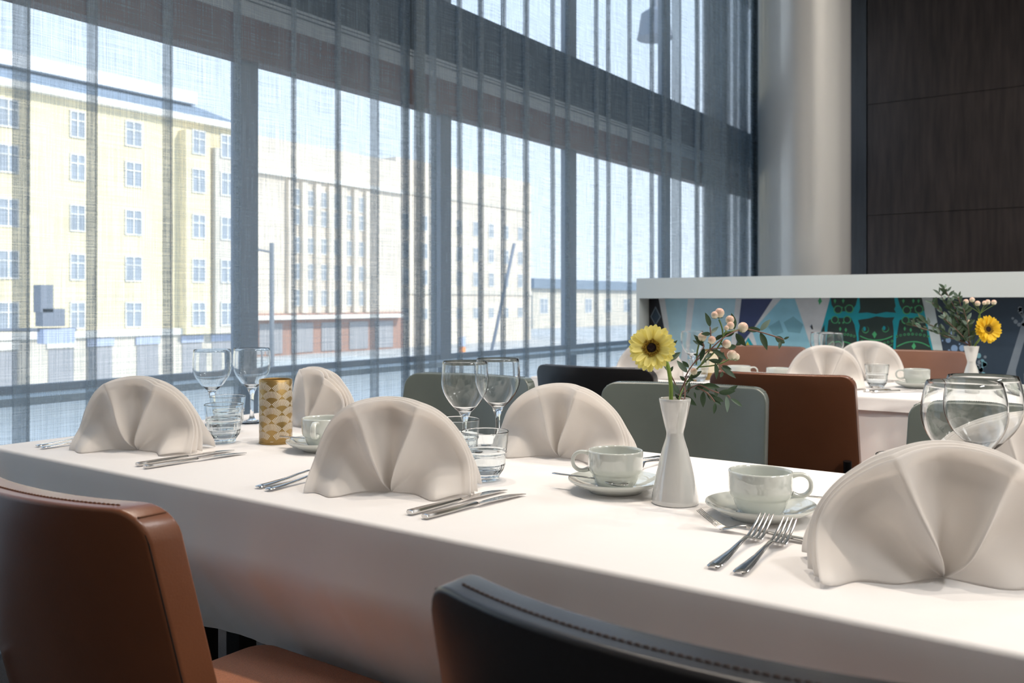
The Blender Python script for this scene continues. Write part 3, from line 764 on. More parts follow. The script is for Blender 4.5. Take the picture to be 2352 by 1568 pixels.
mpoly([(1.165, 0.892), (1.164, 0.889), (1.161, 0.888), (1.158, 0.889), (1.157, 0.892), (1.158, 0.895), (1.161, 0.896), (1.164, 0.895)], 'owl', 4)
mpoly([(1.184, 0.892), (1.182, 0.887), (1.177, 0.884), (1.173, 0.886), (1.171, 0.891), (1.173, 0.896), (1.177, 0.898), (1.182, 0.896)], 'lime', 3)
mpoly([(1.181, 0.891), (1.18, 0.888), (1.177, 0.887), (1.174, 0.888), (1.173, 0.891), (1.174, 0.894), (1.177, 0.896), (1.18, 0.894)], 'owl', 4)
mpoly([(1.2, 0.89), (1.198, 0.885), (1.193, 0.883), (1.189, 0.884), (1.187, 0.889), (1.189, 0.894), (1.193, 0.897), (1.198, 0.895)], 'lime', 3)
mpoly([(1.197, 0.89), (1.196, 0.887), (1.193, 0.885), (1.191, 0.887), (1.189, 0.889), (1.191, 0.892), (1.193, 0.894), (1.196, 0.893)], 'owl', 4)
mpoly([(1.216, 0.886), (1.214, 0.881), (1.209, 0.879), (1.205, 0.881), (1.203, 0.886), (1.205, 0.891), (1.209, 0.893), (1.214, 0.891)], 'lime', 3)
mpoly([(1.213, 0.886), (1.212, 0.883), (1.209, 0.882), (1.207, 0.883), (1.205, 0.886), (1.207, 0.889), (1.209, 0.89), (1.212, 0.889)], 'owl', 4)
mpoly([(1.232, 0.882), (1.23, 0.877), (1.225, 0.875), (1.221, 0.876), (1.219, 0.881), (1.221, 0.886), (1.225, 0.888), (1.23, 0.887)], 'lime', 3)
mpoly([(1.229, 0.882), (1.228, 0.879), (1.225, 0.877), (1.222, 0.878), (1.221, 0.881), (1.222, 0.884), (1.225, 0.886), (1.228, 0.885)], 'owl', 4)
mpoly([(1.444, 0.886), (1.442, 0.882), (1.438, 0.879), (1.433, 0.881), (1.432, 0.886), (1.433, 0.891), (1.438, 0.893), (1.442, 0.891)], 'lime', 3)
mpoly([(1.442, 0.886), (1.441, 0.883), (1.438, 0.882), (1.435, 0.883), (1.434, 0.886), (1.435, 0.889), (1.438, 0.89), (1.441, 0.889)], 'owl', 4)
mpoly([(1.463, 0.892), (1.461, 0.887), (1.457, 0.885), (1.452, 0.887), (1.451, 0.891), (1.452, 0.896), (1.457, 0.898), (1.461, 0.896)], 'lime', 3)
mpoly([(1.461, 0.892), (1.46, 0.889), (1.457, 0.887), (1.454, 0.889), (1.453, 0.891), (1.454, 0.894), (1.457, 0.896), (1.46, 0.894)], 'owl', 4)
mpoly([(1.482, 0.896), (1.48, 0.891), (1.476, 0.889), (1.471, 0.891), (1.47, 0.895), (1.471, 0.9), (1.476, 0.902), (1.48, 0.9)], 'lime', 3)
mpoly([(1.48, 0.896), (1.478, 0.893), (1.476, 0.891), (1.473, 0.893), (1.472, 0.895), (1.473, 0.898), (1.476, 0.899), (1.478, 0.898)], 'owl', 4)
mpoly([(1.501, 0.898), (1.499, 0.893), (1.495, 0.891), (1.49, 0.893), (1.488, 0.898), (1.49, 0.903), (1.495, 0.905), (1.499, 0.903)], 'lime', 3)
mpoly([(1.498, 0.898), (1.497, 0.895), (1.495, 0.894), (1.492, 0.895), (1.491, 0.898), (1.492, 0.901), (1.495, 0.902), (1.497, 0.901)], 'owl', 4)
mpoly([(1.52, 0.899), (1.518, 0.894), (1.513, 0.892), (1.509, 0.894), (1.507, 0.899), (1.509, 0.904), (1.513, 0.906), (1.518, 0.904)], 'lime', 3)
mpoly([(1.517, 0.899), (1.516, 0.896), (1.513, 0.895), (1.511, 0.896), (1.51, 0.899), (1.511, 0.902), (1.513, 0.903), (1.516, 0.902)], 'owl', 4)
mpoly([(1.538, 0.899), (1.536, 0.894), (1.532, 0.892), (1.528, 0.894), (1.526, 0.899), (1.528, 0.903), (1.532, 0.905), (1.536, 0.904)], 'lime', 3)
mpoly([(1.536, 0.899), (1.535, 0.896), (1.532, 0.895), (1.529, 0.896), (1.528, 0.899), (1.529, 0.902), (1.532, 0.903), (1.535, 0.902)], 'owl', 4)
mpoly([(1.557, 0.897), (1.555, 0.892), (1.55, 0.89), (1.546, 0.892), (1.544, 0.897), (1.546, 0.902), (1.55, 0.904), (1.555, 0.902)], 'lime', 3)
mpoly([(1.554, 0.897), (1.553, 0.894), (1.55, 0.893), (1.548, 0.894), (1.547, 0.897), (1.548, 0.9), (1.55, 0.901), (1.553, 0.9)], 'owl', 4)
mpoly([(1.575, 0.894), (1.573, 0.889), (1.569, 0.887), (1.565, 0.889), (1.563, 0.894), (1.565, 0.899), (1.569, 0.901), (1.573, 0.899)], 'lime', 3)
mpoly([(1.573, 0.894), (1.571, 0.891), (1.569, 0.89), (1.566, 0.891), (1.565, 0.894), (1.566, 0.897), (1.569, 0.898), (1.571, 0.897)], 'owl', 4)
mpoly([(1.593, 0.89), (1.592, 0.885), (1.587, 0.883), (1.583, 0.885), (1.581, 0.889), (1.583, 0.894), (1.587, 0.896), (1.592, 0.894)], 'lime', 3)
mpoly([(1.591, 0.89), (1.59, 0.887), (1.587, 0.885), (1.585, 0.887), (1.584, 0.889), (1.585, 0.892), (1.587, 0.893), (1.59, 0.892)], 'owl', 4)
mpoly([(1.438, 0.834), (1.451, 0.843), (1.465, 0.85), (1.478, 0.856), (1.491, 0.86), (1.504, 0.862), (1.517, 0.863), (1.531, 0.863), (1.544, 0.861), (1.557, 0.858), (1.57, 0.853), (1.582, 0.847), (1.595, 0.839), (1.595, 0.833), (1.582, 0.841), (1.57, 0.847), (1.557, 0.852), (1.544, 0.855), (1.531, 0.857), (1.517, 0.858), (1.504, 0.857), (1.491, 0.854), (1.478, 0.85), (1.465, 0.844), (1.451, 0.837), (1.438, 0.829)], 'lime', 3)
mpoly([(1.085, 0.824), (1.097, 0.833), (1.11, 0.841), (1.123, 0.846), (1.135, 0.851), (1.148, 0.853), (1.16, 0.854), (1.173, 0.854), (1.185, 0.852), (1.197, 0.848), (1.21, 0.843), (1.222, 0.837), (1.234, 0.828), (1.234, 0.823), (1.222, 0.831), (1.21, 0.837), (1.197, 0.843), (1.185, 0.846), (1.173, 0.848), (1.16, 0.849), (1.148, 0.847), (1.135, 0.845), (1.123, 0.841), (1.11, 0.835), (1.097, 0.827), (1.085, 0.818)], 'lime', 3)
mpoly([(1.509, 0.836), (1.52, 0.857), (1.53, 0.837), (1.52, 0.819)], 'lime', 4)
mpoly([(1.555, 1.087), (1.608, 1.087), (1.654, 0.823), (1.684, 0.655), (1.648, 0.654), (1.61, 0.822)], 'band', 2)
mpoly([(1.608, 1.087), (2.27, 1.084), (2.27, 0.444), (1.733, 0.397), (1.654, 0.823)], 'slate', 1)
mpoly([(1.692, 0.872), (1.69, 0.865), (1.686, 0.86), (1.68, 0.858), (1.674, 0.86), (1.669, 0.865), (1.668, 0.872), (1.669, 0.878), (1.674, 0.884), (1.68, 0.886), (1.686, 0.884), (1.69, 0.879)], 'dot', 3)
mpoly([(1.723, 0.832), (1.721, 0.822), (1.715, 0.815), (1.707, 0.813), (1.699, 0.815), (1.694, 0.821), (1.692, 0.831), (1.694, 0.84), (1.699, 0.847), (1.707, 0.849), (1.715, 0.847), (1.721, 0.841)], 'dot', 3)
mpoly([(1.756, 0.835), (1.755, 0.827), (1.75, 0.821), (1.743, 0.818), (1.736, 0.82), (1.731, 0.826), (1.729, 0.834), (1.731, 0.842), (1.736, 0.848), (1.743, 0.85), (1.75, 0.848), (1.755, 0.843)], 'dot', 3)
mpoly([(1.782, 0.87), (1.78, 0.863), (1.776, 0.858), (1.77, 0.856), (1.764, 0.858), (1.76, 0.863), (1.758, 0.869), (1.76, 0.876), (1.764, 0.881), (1.77, 0.883), (1.776, 0.882), (1.78, 0.877)], 'dot', 3)
mpoly([(1.709, 0.907), (1.708, 0.902), (1.704, 0.897), (1.699, 0.896), (1.695, 0.897), (1.691, 0.901), (1.69, 0.907), (1.691, 0.913), (1.695, 0.917), (1.699, 0.919), (1.704, 0.917), (1.708, 0.913)], 'dot', 3)
mpoly([(1.669, 0.896), (1.668, 0.893), (1.666, 0.891), (1.664, 0.89), (1.661, 0.891), (1.659, 0.893), (1.659, 0.895), (1.659, 0.898), (1.661, 0.9), (1.664, 0.901), (1.666, 0.901), (1.668, 0.899)], 'dot', 3)
mpoly([(1.735, 0.854), (1.734, 0.851), (1.733, 0.85), (1.731, 0.849), (1.729, 0.85), (1.728, 0.851), (1.727, 0.853), (1.728, 0.856), (1.729, 0.857), (1.731, 0.858), (1.733, 0.858), (1.734, 0.856)], 'dot', 3)
mpoly([(1.69, 0.82), (1.689, 0.816), (1.687, 0.814), (1.684, 0.813), (1.681, 0.813), (1.678, 0.816), (1.678, 0.819), (1.678, 0.823), (1.681, 0.825), (1.684, 0.826), (1.687, 0.825), (1.689, 0.823)], 'dot', 3)
mpoly([(1.789, 0.812), (1.788, 0.807), (1.785, 0.804), (1.782, 0.803), (1.778, 0.804), (1.775, 0.807), (1.774, 0.811), (1.775, 0.816), (1.778, 0.819), (1.782, 0.821), (1.785, 0.82), (1.788, 0.816)], 'dot', 3)
mpoly([(1.658, 0.869), (1.657, 0.867), (1.656, 0.865), (1.654, 0.864), (1.652, 0.865), (1.65, 0.867), (1.65, 0.869), (1.65, 0.871), (1.652, 0.873), (1.654, 0.874), (1.656, 0.873), (1.657, 0.871)], 'dot', 3)
mpoly([(1.821, 0.747), (1.819, 0.741), (1.814, 0.738), (1.809, 0.739), (1.805, 0.744), (1.805, 0.75), (1.809, 0.755), (1.814, 0.756), (1.819, 0.753)], 'ash', 3)
mpoly([(1.837, 0.74), (1.836, 0.735), (1.832, 0.733), (1.828, 0.733), (1.825, 0.737), (1.825, 0.742), (1.828, 0.745), (1.832, 0.746), (1.836, 0.744)], 'aquadark', 3)
mpoly([(1.809, 0.717), (1.807, 0.712), (1.803, 0.709), (1.798, 0.709), (1.794, 0.714), (1.794, 0.719), (1.798, 0.724), (1.803, 0.725), (1.807, 0.723)], 'aquadark', 3)
mpoly([(1.821, 0.702), (1.819, 0.695), (1.814, 0.692), (1.808, 0.693), (1.804, 0.698), (1.804, 0.704), (1.808, 0.71), (1.814, 0.711), (1.819, 0.708)], 'ash', 3)
mpoly([(1.852, 0.755), (1.85, 0.748), (1.844, 0.744), (1.837, 0.745), (1.833, 0.751), (1.833, 0.759), (1.837, 0.765), (1.844, 0.766), (1.85, 0.763)], 'aquadark', 3)
mpoly([(1.82, 0.738), (1.817, 0.73), (1.81, 0.725), (1.803, 0.726), (1.797, 0.733), (1.797, 0.742), (1.803, 0.749), (1.81, 0.751), (1.817, 0.746)], 'aquadark', 3)
mpoly([(1.837, 0.728), (1.835, 0.721), (1.829, 0.716), (1.822, 0.718), (1.817, 0.723), (1.817, 0.731), (1.822, 0.737), (1.829, 0.739), (1.835, 0.735)], 'ash', 3)
mpoly([(1.814, 0.725), (1.812, 0.718), (1.806, 0.714), (1.799, 0.715), (1.795, 0.721), (1.795, 0.728), (1.799, 0.734), (1.806, 0.736), (1.812, 0.732)], 'aquadark', 3)
mpoly([(1.827, 0.799), (1.825, 0.791), (1.818, 0.786), (1.81, 0.788), (1.805, 0.794), (1.805, 0.803), (1.81, 0.81), (1.818, 0.812), (1.825, 0.808)], 'aquadark', 3)
mpoly([(1.836, 0.73), (1.833, 0.722), (1.826, 0.717), (1.819, 0.718), (1.813, 0.725), (1.813, 0.734), (1.819, 0.741), (1.826, 0.743), (1.833, 0.739)], 'ash', 3)
mpoly([(1.845, 0.71), (1.843, 0.704), (1.838, 0.701), (1.832, 0.702), (1.829, 0.706), (1.829, 0.713), (1.832, 0.718), (1.838, 0.719), (1.843, 0.716)], 'aquadark', 3)
mpoly([(1.853, 0.759), (1.85, 0.75), (1.843, 0.745), (1.835, 0.746), (1.829, 0.753), (1.829, 0.762), (1.835, 0.77), (1.843, 0.772), (1.85, 0.767)], 'aquadark', 3)
mpoly([(1.851, 0.794), (1.85, 0.789), (1.846, 0.786), (1.841, 0.787), (1.838, 0.791), (1.838, 0.796), (1.841, 0.8), (1.846, 0.801), (1.85, 0.798)], 'ash', 3)
mpoly([(1.82, 0.705), (1.818, 0.698), (1.813, 0.695), (1.807, 0.696), (1.804, 0.701), (1.804, 0.707), (1.807, 0.713), (1.813, 0.714), (1.818, 0.711)], 'aquadark', 3)
mpoly([(1.841, 0.773), (1.839, 0.766), (1.834, 0.762), (1.827, 0.763), (1.823, 0.768), (1.823, 0.775), (1.827, 0.781), (1.834, 0.782), (1.839, 0.779)], 'aquadark', 3)
mpoly([(1.83, 0.767), (1.827, 0.76), (1.822, 0.756), (1.815, 0.757), (1.811, 0.763), (1.811, 0.77), (1.815, 0.776), (1.822, 0.778), (1.827, 0.774)], 'ash', 3)
mpoly([(1.998, 0.955), (1.996, 0.948), (1.99, 0.945), (1.984, 0.948), (1.981, 0.954), (1.984, 0.961), (1.99, 0.964), (1.996, 0.962)], 'ash', 3)
mpoly([(2.017, 0.96), (2.014, 0.952), (2.007, 0.948), (2.0, 0.952), (1.997, 0.96), (2.0, 0.968), (2.007, 0.971), (2.014, 0.968)], 'ash', 3)
mpoly([(2.003, 1.032), (2.001, 1.025), (1.994, 1.022), (1.987, 1.025), (1.985, 1.032), (1.987, 1.04), (1.994, 1.043), (2.001, 1.04)], 'ash', 3)
mpoly([(2.017, 0.955), (2.014, 0.948), (2.009, 0.946), (2.003, 0.948), (2.0, 0.955), (2.003, 0.961), (2.009, 0.964), (2.014, 0.961)], 'ash', 3)
mpoly([(2.005, 1.027), (2.003, 1.02), (1.996, 1.017), (1.99, 1.02), (1.987, 1.027), (1.99, 1.035), (1.996, 1.038), (2.003, 1.035)], 'ash', 3)
mpoly([(1.995, 1.02), (1.993, 1.015), (1.989, 1.013), (1.985, 1.015), (1.983, 1.02), (1.985, 1.024), (1.989, 1.026), (1.993, 1.024)], 'ash', 3)
mpoly([(2.009, 0.946), (2.007, 0.941), (2.003, 0.939), (1.999, 0.941), (1.997, 0.946), (1.999, 0.951), (2.003, 0.953), (2.007, 0.951)], 'ash', 3)
mpoly([(2.007, 1.007), (2.005, 1.002), (2.0, 0.999), (1.996, 1.001), (1.994, 1.006), (1.996, 1.011), (2.0, 1.014), (2.005, 1.012)], 'ash', 3)
mpoly([(1.985, 0.969), (1.982, 0.961), (1.975, 0.958), (1.969, 0.961), (1.966, 0.969), (1.969, 0.976), (1.975, 0.98), (1.982, 0.976)], 'ash', 3)
mpoly([(1.969, 0.985), (1.967, 0.98), (1.963, 0.978), (1.959, 0.98), (1.957, 0.985), (1.959, 0.989), (1.963, 0.991), (1.967, 0.989)], 'ash', 3)
mpoly([(2.006, 1.015), (2.003, 1.007), (1.996, 1.004), (1.99, 1.007), (1.987, 1.015), (1.99, 1.022), (1.996, 1.026), (2.003, 1.023)], 'ash', 3)
mpoly([(2.019, 0.997), (2.016, 0.989), (2.009, 0.985), (2.002, 0.988), (1.999, 0.997), (2.002, 1.005), (2.009, 1.008), (2.016, 1.005)], 'ash', 3)
mpoly([(2.025, 1.05), (2.132, 1.05), (2.132, 0.432), (1.877, 0.41), (1.935, 0.711)], 'ash', 2)
mpoly([(2.01, 0.872), (2.046, 0.904), (2.132, 0.885), (2.132, 0.432), (1.988, 0.42), (1.976, 0.734)], 'slate', 3)
mpoly([(0.063, 1.039), (0.098, 0.975), (0.063, 0.92), (0.028, 0.975)], 'ash', 2)
mpoly([(0.063, 1.028), (0.092, 0.975), (0.063, 0.93), (0.034, 0.975)], 'slate', 3)
mpoly([(1.036, 1.072), (1.048, 1.091), (1.057, 1.067), (1.043, 1.048)], 'lime', 2)
mpoly([(0.991, 0.929), (1.003, 0.943), (0.998, 0.917), (1.01, 0.912)], 'ash', 2)
mur.build('mural_print', ['mural_' + c for c in MUR], dv)

# ================================================================== TABLES, CLOTHS
TOP = 0.74
def cloth_mesh(name, x0, x1, y0, y1, ztop, drop, amp, seed, flare=0.02, r=0.02, corner_amp=0.05, step=0.012, push=0.0):
    # perimeter with normals
    per = []
    def seg(ax, ay, bx, by, nx, ny):
        L = math.hypot(bx - ax, by - ay); n = max(2, int(L / step))
        for i in range(n): per.append((ax + (bx - ax) * i / n, ay + (by - ay) * i / n, nx, ny))
    def arc(cx_, cy_, a0):
        for i in range(8):
            a = a0 + math.pi / 2 * i / 8
            per.append((cx_ + r * math.cos(a), cy_ + r * math.sin(a), math.cos(a), math.sin(a)))
    seg(x0 + r, y0, x1 - r, y0, 0, -1); arc(x1 - r, y0 + r, -math.pi / 2)
    seg(x1, y0 + r, x1, y1 - r, 1, 0); arc(x1 - r, y1 - r, 0)
    seg(x1 - r, y1, x0 + r, y1, 0, 1); arc(x0 + r, y1 - r, math.pi / 2)
    seg(x0, y1 - r, x0, y0 + r, -1, 0); arc(x0 + r, y0 + r, math.pi)
    cor = [(x0, y0), (x1, y0), (x1, y1), (x0, y1)]
    n = len(per); vs = []; fs = []
    e = 0.007
    rows = []
    for k in range(4):
        a = math.pi / 2 * k / 3
        rows.append(('e', a))
    NS = 14
    for k in range(1, NS + 1): rows.append(('s', k / NS))
    # cumulative arc length
    s = [0.0]
    for i in range(1, n): s.append(s[-1] + math.hypot(per[i][0] - per[i - 1][0], per[i][1] - per[i - 1][1]) )
    for kind, a in rows:
        for i, (px_, py_, nx, ny) in enumerate(per):
            dc = min(math.hypot(px_ - c[0], py_ - c[1]) for c in cor)
            if kind == 'e':
                vs.append((px_ + nx * (-e + e * math.sin(a)), py_ + ny * (-e + e * math.sin(a)), ztop - e + e * math.cos(a)))
            else:
                q = Vector((px_ * 5.0, py_ * 5.0, seed))
                f = noise.noise(q) * 0.6 + noise.noise(q * 2.7) * 0.4 + 0.25 * noise.noise(q * 6.1)
                cw = math.exp(-(dc / 0.07) ** 2)
                cw2 = math.exp(-((dc - 0.13) / 0.05) ** 2)
                out = a * (flare + amp * f + corner_amp * cw - 0.5 * corner_amp * cw2) + 0.012 * amp / 0.03 * a * noise.noise(Vector((px_ * 9 + a * 1.5, py_ * 9, seed + 7)))
                out = max(out, 0.001)
                if push and abs(ny) > 0.9:
                    # chair seats push the lower half of the front drop inwards
                    k = max(0.0, (a - 0.37) / 0.63)
                    ends = min(1.0, max(0.0, (dc - 0.12) / 0.35)) if ny < 0 else min(1.0, max(0.0, (dc - 0.08) / 0.16))
                    out = out * (1 - 0.6 * k) - (push if ny < 0 else 0.235) * ends * min(1.0, k * (1 if ny < 0 else 2.5)) * (1 + 0.12 * noise.noise(Vector((px_ * 4, a * 2, seed))))
                dd = drop * (1 + 0.04 * noise.noise(Vector((px_ * 3, py_ * 3, seed + 2))) + 0.10 * cw)
                vs.append((px_ + nx * out, py_ + ny * out, ztop - e - (dd - e) * a))
    m_ = len(rows)
    for k in range(m_ - 1):
        for i in range(n):
            j = (i + 1) % n
            fs.append((k * n + i, (k + 1) * n + i, (k + 1) * n + j, k * n + j))
    fs.append(tuple(range(n)))
    return finish(name, vs, fs, 'linen', True, sharp=R(80))

def table(x0, x1, y0, y1, label):
    t_ = empty('dining_table', ((x0 + x1) / 2, (y0 + y1) / 2, 0))
    hx = (x1 - x0) / 2; hy = (y1 - y0) / 2
    MB().box(-hx + .01, hx - .01, -hy + .01, hy - .01, 0.70, 0.7335).build('table_top', 'table_wood', t_)
    for sx in (-1, 1):
        for sy in (-1, 1):
            MB().box(sx * (hx - .3) - .025, sx * (hx - .3) + .025, sy * (hy - .34) - .025, sy * (hy - .34) + .025, 0, 0.70).build('leg', 'metal_dark', t_)
    tag(t_, label, 'table')
T1 = (-2.09, 0.78, 0.925, 1.715)
T2 = (-2.15, 0.75, 3.16, 3.97)
table(*T1, 'long dining table under white cloths in the foreground')
table(*T2, 'second long dining table under white cloths before the divider')
o = mesh_obj('tablecloth', cloth_mesh('tablecloth', *T1, TOP, 0.315, 0.026, 1.0, flare=0.012, corner_amp=0.12, push=0.14)); tag(o, 'long white tablecloth on the foreground table, pushed in by the chairs', 'tablecloth')
o = mesh_obj('tablecloth', cloth_mesh('tablecloth', *T2, 0.7365, 0.235, 0.028, 5.0, flare=0.02)); tag(o, 'white under-cloth hanging low on the rear table', 'tablecloth')
o = mesh_obj('table_overlay', cloth_mesh('table_overlay', T2[0] - .004, T2[1] + .004, T2[2] - .004, T2[3] + .004, TOP, 0.045, 0.008, 5.0, flare=0.010, corner_amp=0.02)); tag(o, 'white top cloth with very short drop on the rear table', 'tablecloth')

# ================================================================== CHAIRS
def chair(loc, rz, lea, seatm, stitchm, label, group):
    """faces +y in its own frame; origin on the floor under the backrest"""
    c = empty('dining_chair', (loc[0], loc[1], 0), rz)
    W, T = 0.425, 0.042
    zb, zt = 0.545, 0.85
    h = zt - zb
    rec = 0.24
    def warp(p):
        # z rel to middle -> recline; ends wrap forward
        zz = p.z
        fx = (p.x / (W / 2))
        y = p.y + 0.045 * abs(fx) ** 2.2 - rec * (zz - h / 2)
        wd = 1 + 0.03 * (0.5 - zz / h)
        return Vector((p.x * wd, y, zz + zb + h / 2))
    key = 'backrest_' + lea
    if key not in CH:
        CH[key] = rbox_mesh('backrest', W, T, h, lea, corner=0.034, corner_axis='y', edge=0.015, n=(16, 1, 8), warp=warp, seg=5)
        CH['seat_' + seatm] = rbox_mesh('seat', 0.45, 0.46, 0.075, seatm, corner=0.05, corner_axis='z', edge=0.022, n=(6, 6, 1), seg=4,
                                        warp=lambda p: Vector((p.x, p.y, p.z + 0.01 * (1 - (p.x / .225) ** 2) * (1 - (p.y / .23) ** 2) * (1 if p.z > 0 else 0))))
        # seam line and stitches following the back face outline just inside the rim
        sm = MB(); stch = MB()
        def edge_path(inset, yoff):
            pts = []
            xs = W / 2 - inset; rr = 0.034 - inset * .2
            for i in range(0, 9): pts.append((-xs, -h / 2 + 0.05 + (h - 0.05 - inset - rr) * i / 8))
            for i in range(1, 7):
                a = math.pi - math.pi / 2 * i / 6; pts.append((-xs + rr + rr * math.cos(a), h / 2 - inset - rr + rr * math.sin(a)))
            for i in range(1, 25): pts.append((-xs + rr + (2 * xs - 2 * rr) * i / 24, h / 2 - inset))
            for i in range(1, 7):
                a = math.pi / 2 - math.pi / 2 * i / 6; pts.append((xs - rr + rr * math.cos(a), h / 2 - inset - rr + rr * math.sin(a)))
            for i in range(1, 9): pts.append((xs, h / 2 - inset - rr - (h - 0.05 - inset - rr) * i / 8))
            return [warp(Vector((x, yoff, z))) for x, z in pts]
        sm.tube(edge_path(0.0030, -T / 2 + 0.0030), 0.0021, 6)
        CH['seam_' + lea] = sm.mesh('piping', 'seam', True)
        # stitches along the top band
        for i in range(62):
            x = -W / 2 + 0.04 + (W - 0.08) * i / 61
            a = warp(Vector((x - 0.0021, -T / 2 + 0.0160, h / 2 + 0.0002))); b_ = warp(Vector((x + 0.0021, -T / 2 + 0.0160, h / 2 + 0.0002)))
            stch.tube([a, (a + b_) / 2 + Vector((0, 0, 0.0006)), b_], 0.0009, 5)
        CH['stitch_' + lea] = stch.mesh('stitching', stitchm, True)
        for sx in (-1, 1):
            pts = [warp(Vector((sx * (W / 2 - 0.010), -T / 2 + 0.005 + (T - 0.010) * i / 6, h / 2 - 0.0095))) for i in range(7)]
            CH['cseam_%d_' % sx + lea] = MB().tube(pts, 0.0012, 5).mesh('corner_seam', stitchm, True)
    bk = mesh_obj('backrest', CH[key], c)
    mesh_obj('piping', CH['seam_' + lea], bk)
    st_ = mesh_obj('stitching', CH['stitch_' + lea], bk); st_['kind'] = 'stuff'
    for sx in (-1, 1): mesh_obj('corner_seam', CH['cseam_%d_' % sx + lea], bk)
    mesh_obj('seat', CH['seat_' + seatm], c, (0, 0.30, 0.4325))
    if 'rleg' not in CH:
        for sx, nm in ((-1, 'rlegL'), (1, 'rlegR')):
            CH[nm] = MB().tube(smooth_path([(sx * .19, -0.01, 0), (sx * .19, 0.035, 0.25), (sx * .19, 0.065, 0.44), (sx * .19, 0.05, 0.60)], 4), 0.012, 8).mesh('leg', 'metal_dark', True, R(60))
            CH[nm + 'f'] = MB().tube([(sx * .19, 0.50, 0), (sx * .185, 0.48, 0.40)], 0.012, 8).mesh('leg', 'metal_dark', True, R(60))
        CH['rleg'] = 1
    for nm in ('rlegL', 'rlegR', 'rlegLf', 'rlegRf'): mesh_obj('leg', CH[nm], c)
    tag(c, label, 'chair', group)
    return c
CH = {}
g1 = 'chairs pushed up to the near side of the foreground table'
g2 = 'sage green chairs on the far side of the foreground table'
g3 = 'chairs at the near side of the rear table'
g4 = 'tan chairs in front of the divider'
chair((-1.035, 0.485), R(0), 'leather_brown', 'fabric_orange', 'stitch_brown', 'brown leather chair with orange seat in the lower left corner', g1)
chair((-0.236, 0.49), R(0), 'leather_black', 'fabric_orange', 'stitch_black', 'black leather chair in the foreground at the bottom edge', g1)
chair((-1.583, 2.052), R(185), 'leather_sage', 'fabric_grey', 'stitch_sage', 'sage green leather chair behind the middle wine glasses', g2)
chair((-0.957, 2.138), R(189), 'leather_sage', 'fabric_grey', 'stitch_sage', 'sage green leather chair behind the vase and coffee cups', g2)
chair((-0.19, 2.10), R(182), 'leather_sage', 'fabric_grey', 'stitch_sage', 'sage green leather chair behind the large wine glasses at the right', g2)
chair((-1.473, 2.508), R(5), 'leather_black', 'fabric_orange', 'stitch_black', 'black leather chair behind the gerbera, in the second row', g3)
chair((-0.872, 2.580), R(6), 'leather_brown', 'fabric_orange', 'stitch_brown', 'brown leather chair at the near side of the rear table', g3)
chair((-1.48, 4.225), R(180), 'leather_tan', 'fabric_orange', 'stitch_brown', 'tan chair before the mural, half hidden by the berry sprig', g4)
chair((-0.80, 4.235), R(180), 'leather_tan', 'fabric_orange', 'stitch_brown', 'tan chair before the mural, below the printed owls', g4)

# ================================================================== TABLEWARE
def lat(name, prof, material, n=48, **k):
    return MB().lathe(prof, n, mod=k.get('mod')).mesh(name, material, True, k.get('sharp', R(50)))

# wine glass: outer profile up, inner profile down
def wine_mesh(h, rr, rb, bowl, foot):
    zb = h - bowl
    outer = [(0, 0), (foot * .98, 0), (foot, 0.0012), (foot * .97, 0.0025), (foot * .6, 0.0045), (foot * .25, 0.009), (0.0058, 0.018), (0.0046, 0.03), (0.0044, zb - 0.03), (0.0052, zb - 0.014), (0.0085, zb - 0.004)]
    bo = []
    for i in range(1, 17):
        s = i / 16
        # bowl radius: grows quickly, belly at 60 %, slightly in at rim
        if s < 0.62: r = rb * math.sin(math.pi / 2 * (s / 0.62)) ** 0.72
        else:
            q = (s - 0.62) / 0.38; r = rb + (rr - rb) * q * q
        bo.append((max(r, 0.011), zb + bowl * s))
    th = 0.0011
    inner = [(r - th * (1 if i > 3 else 1.6), z + (0.0002 if i == 15 else 0.0)) for i, (r, z) in enumerate(bo)][::-1]
    inner = inner[:-1] + [(bo[0][0] * 0.62, bo[0][1] + 0.004), (0, bo[0][1] + 0.0015)]
    rim = [(rr - th * .5, h + 0.0004)]
    return lat('wine_glass', outer + bo + rim + inner, 'glass', 56, sharp=R(70))
WG_A = wine_mesh(0.198, 0.0460, 0.0487, 0.112, 0.037)
WG_B = wine_mesh(0.215, 0.0455, 0.0525, 0.112, 0.039)
def wine(x, y, me, label, z=TOP):
    o = mesh_obj('wine_glass', me, None, (x, y, z + 0.0006)); tag(o, label, 'wine glass', 'empty stemmed wine glasses'); return o

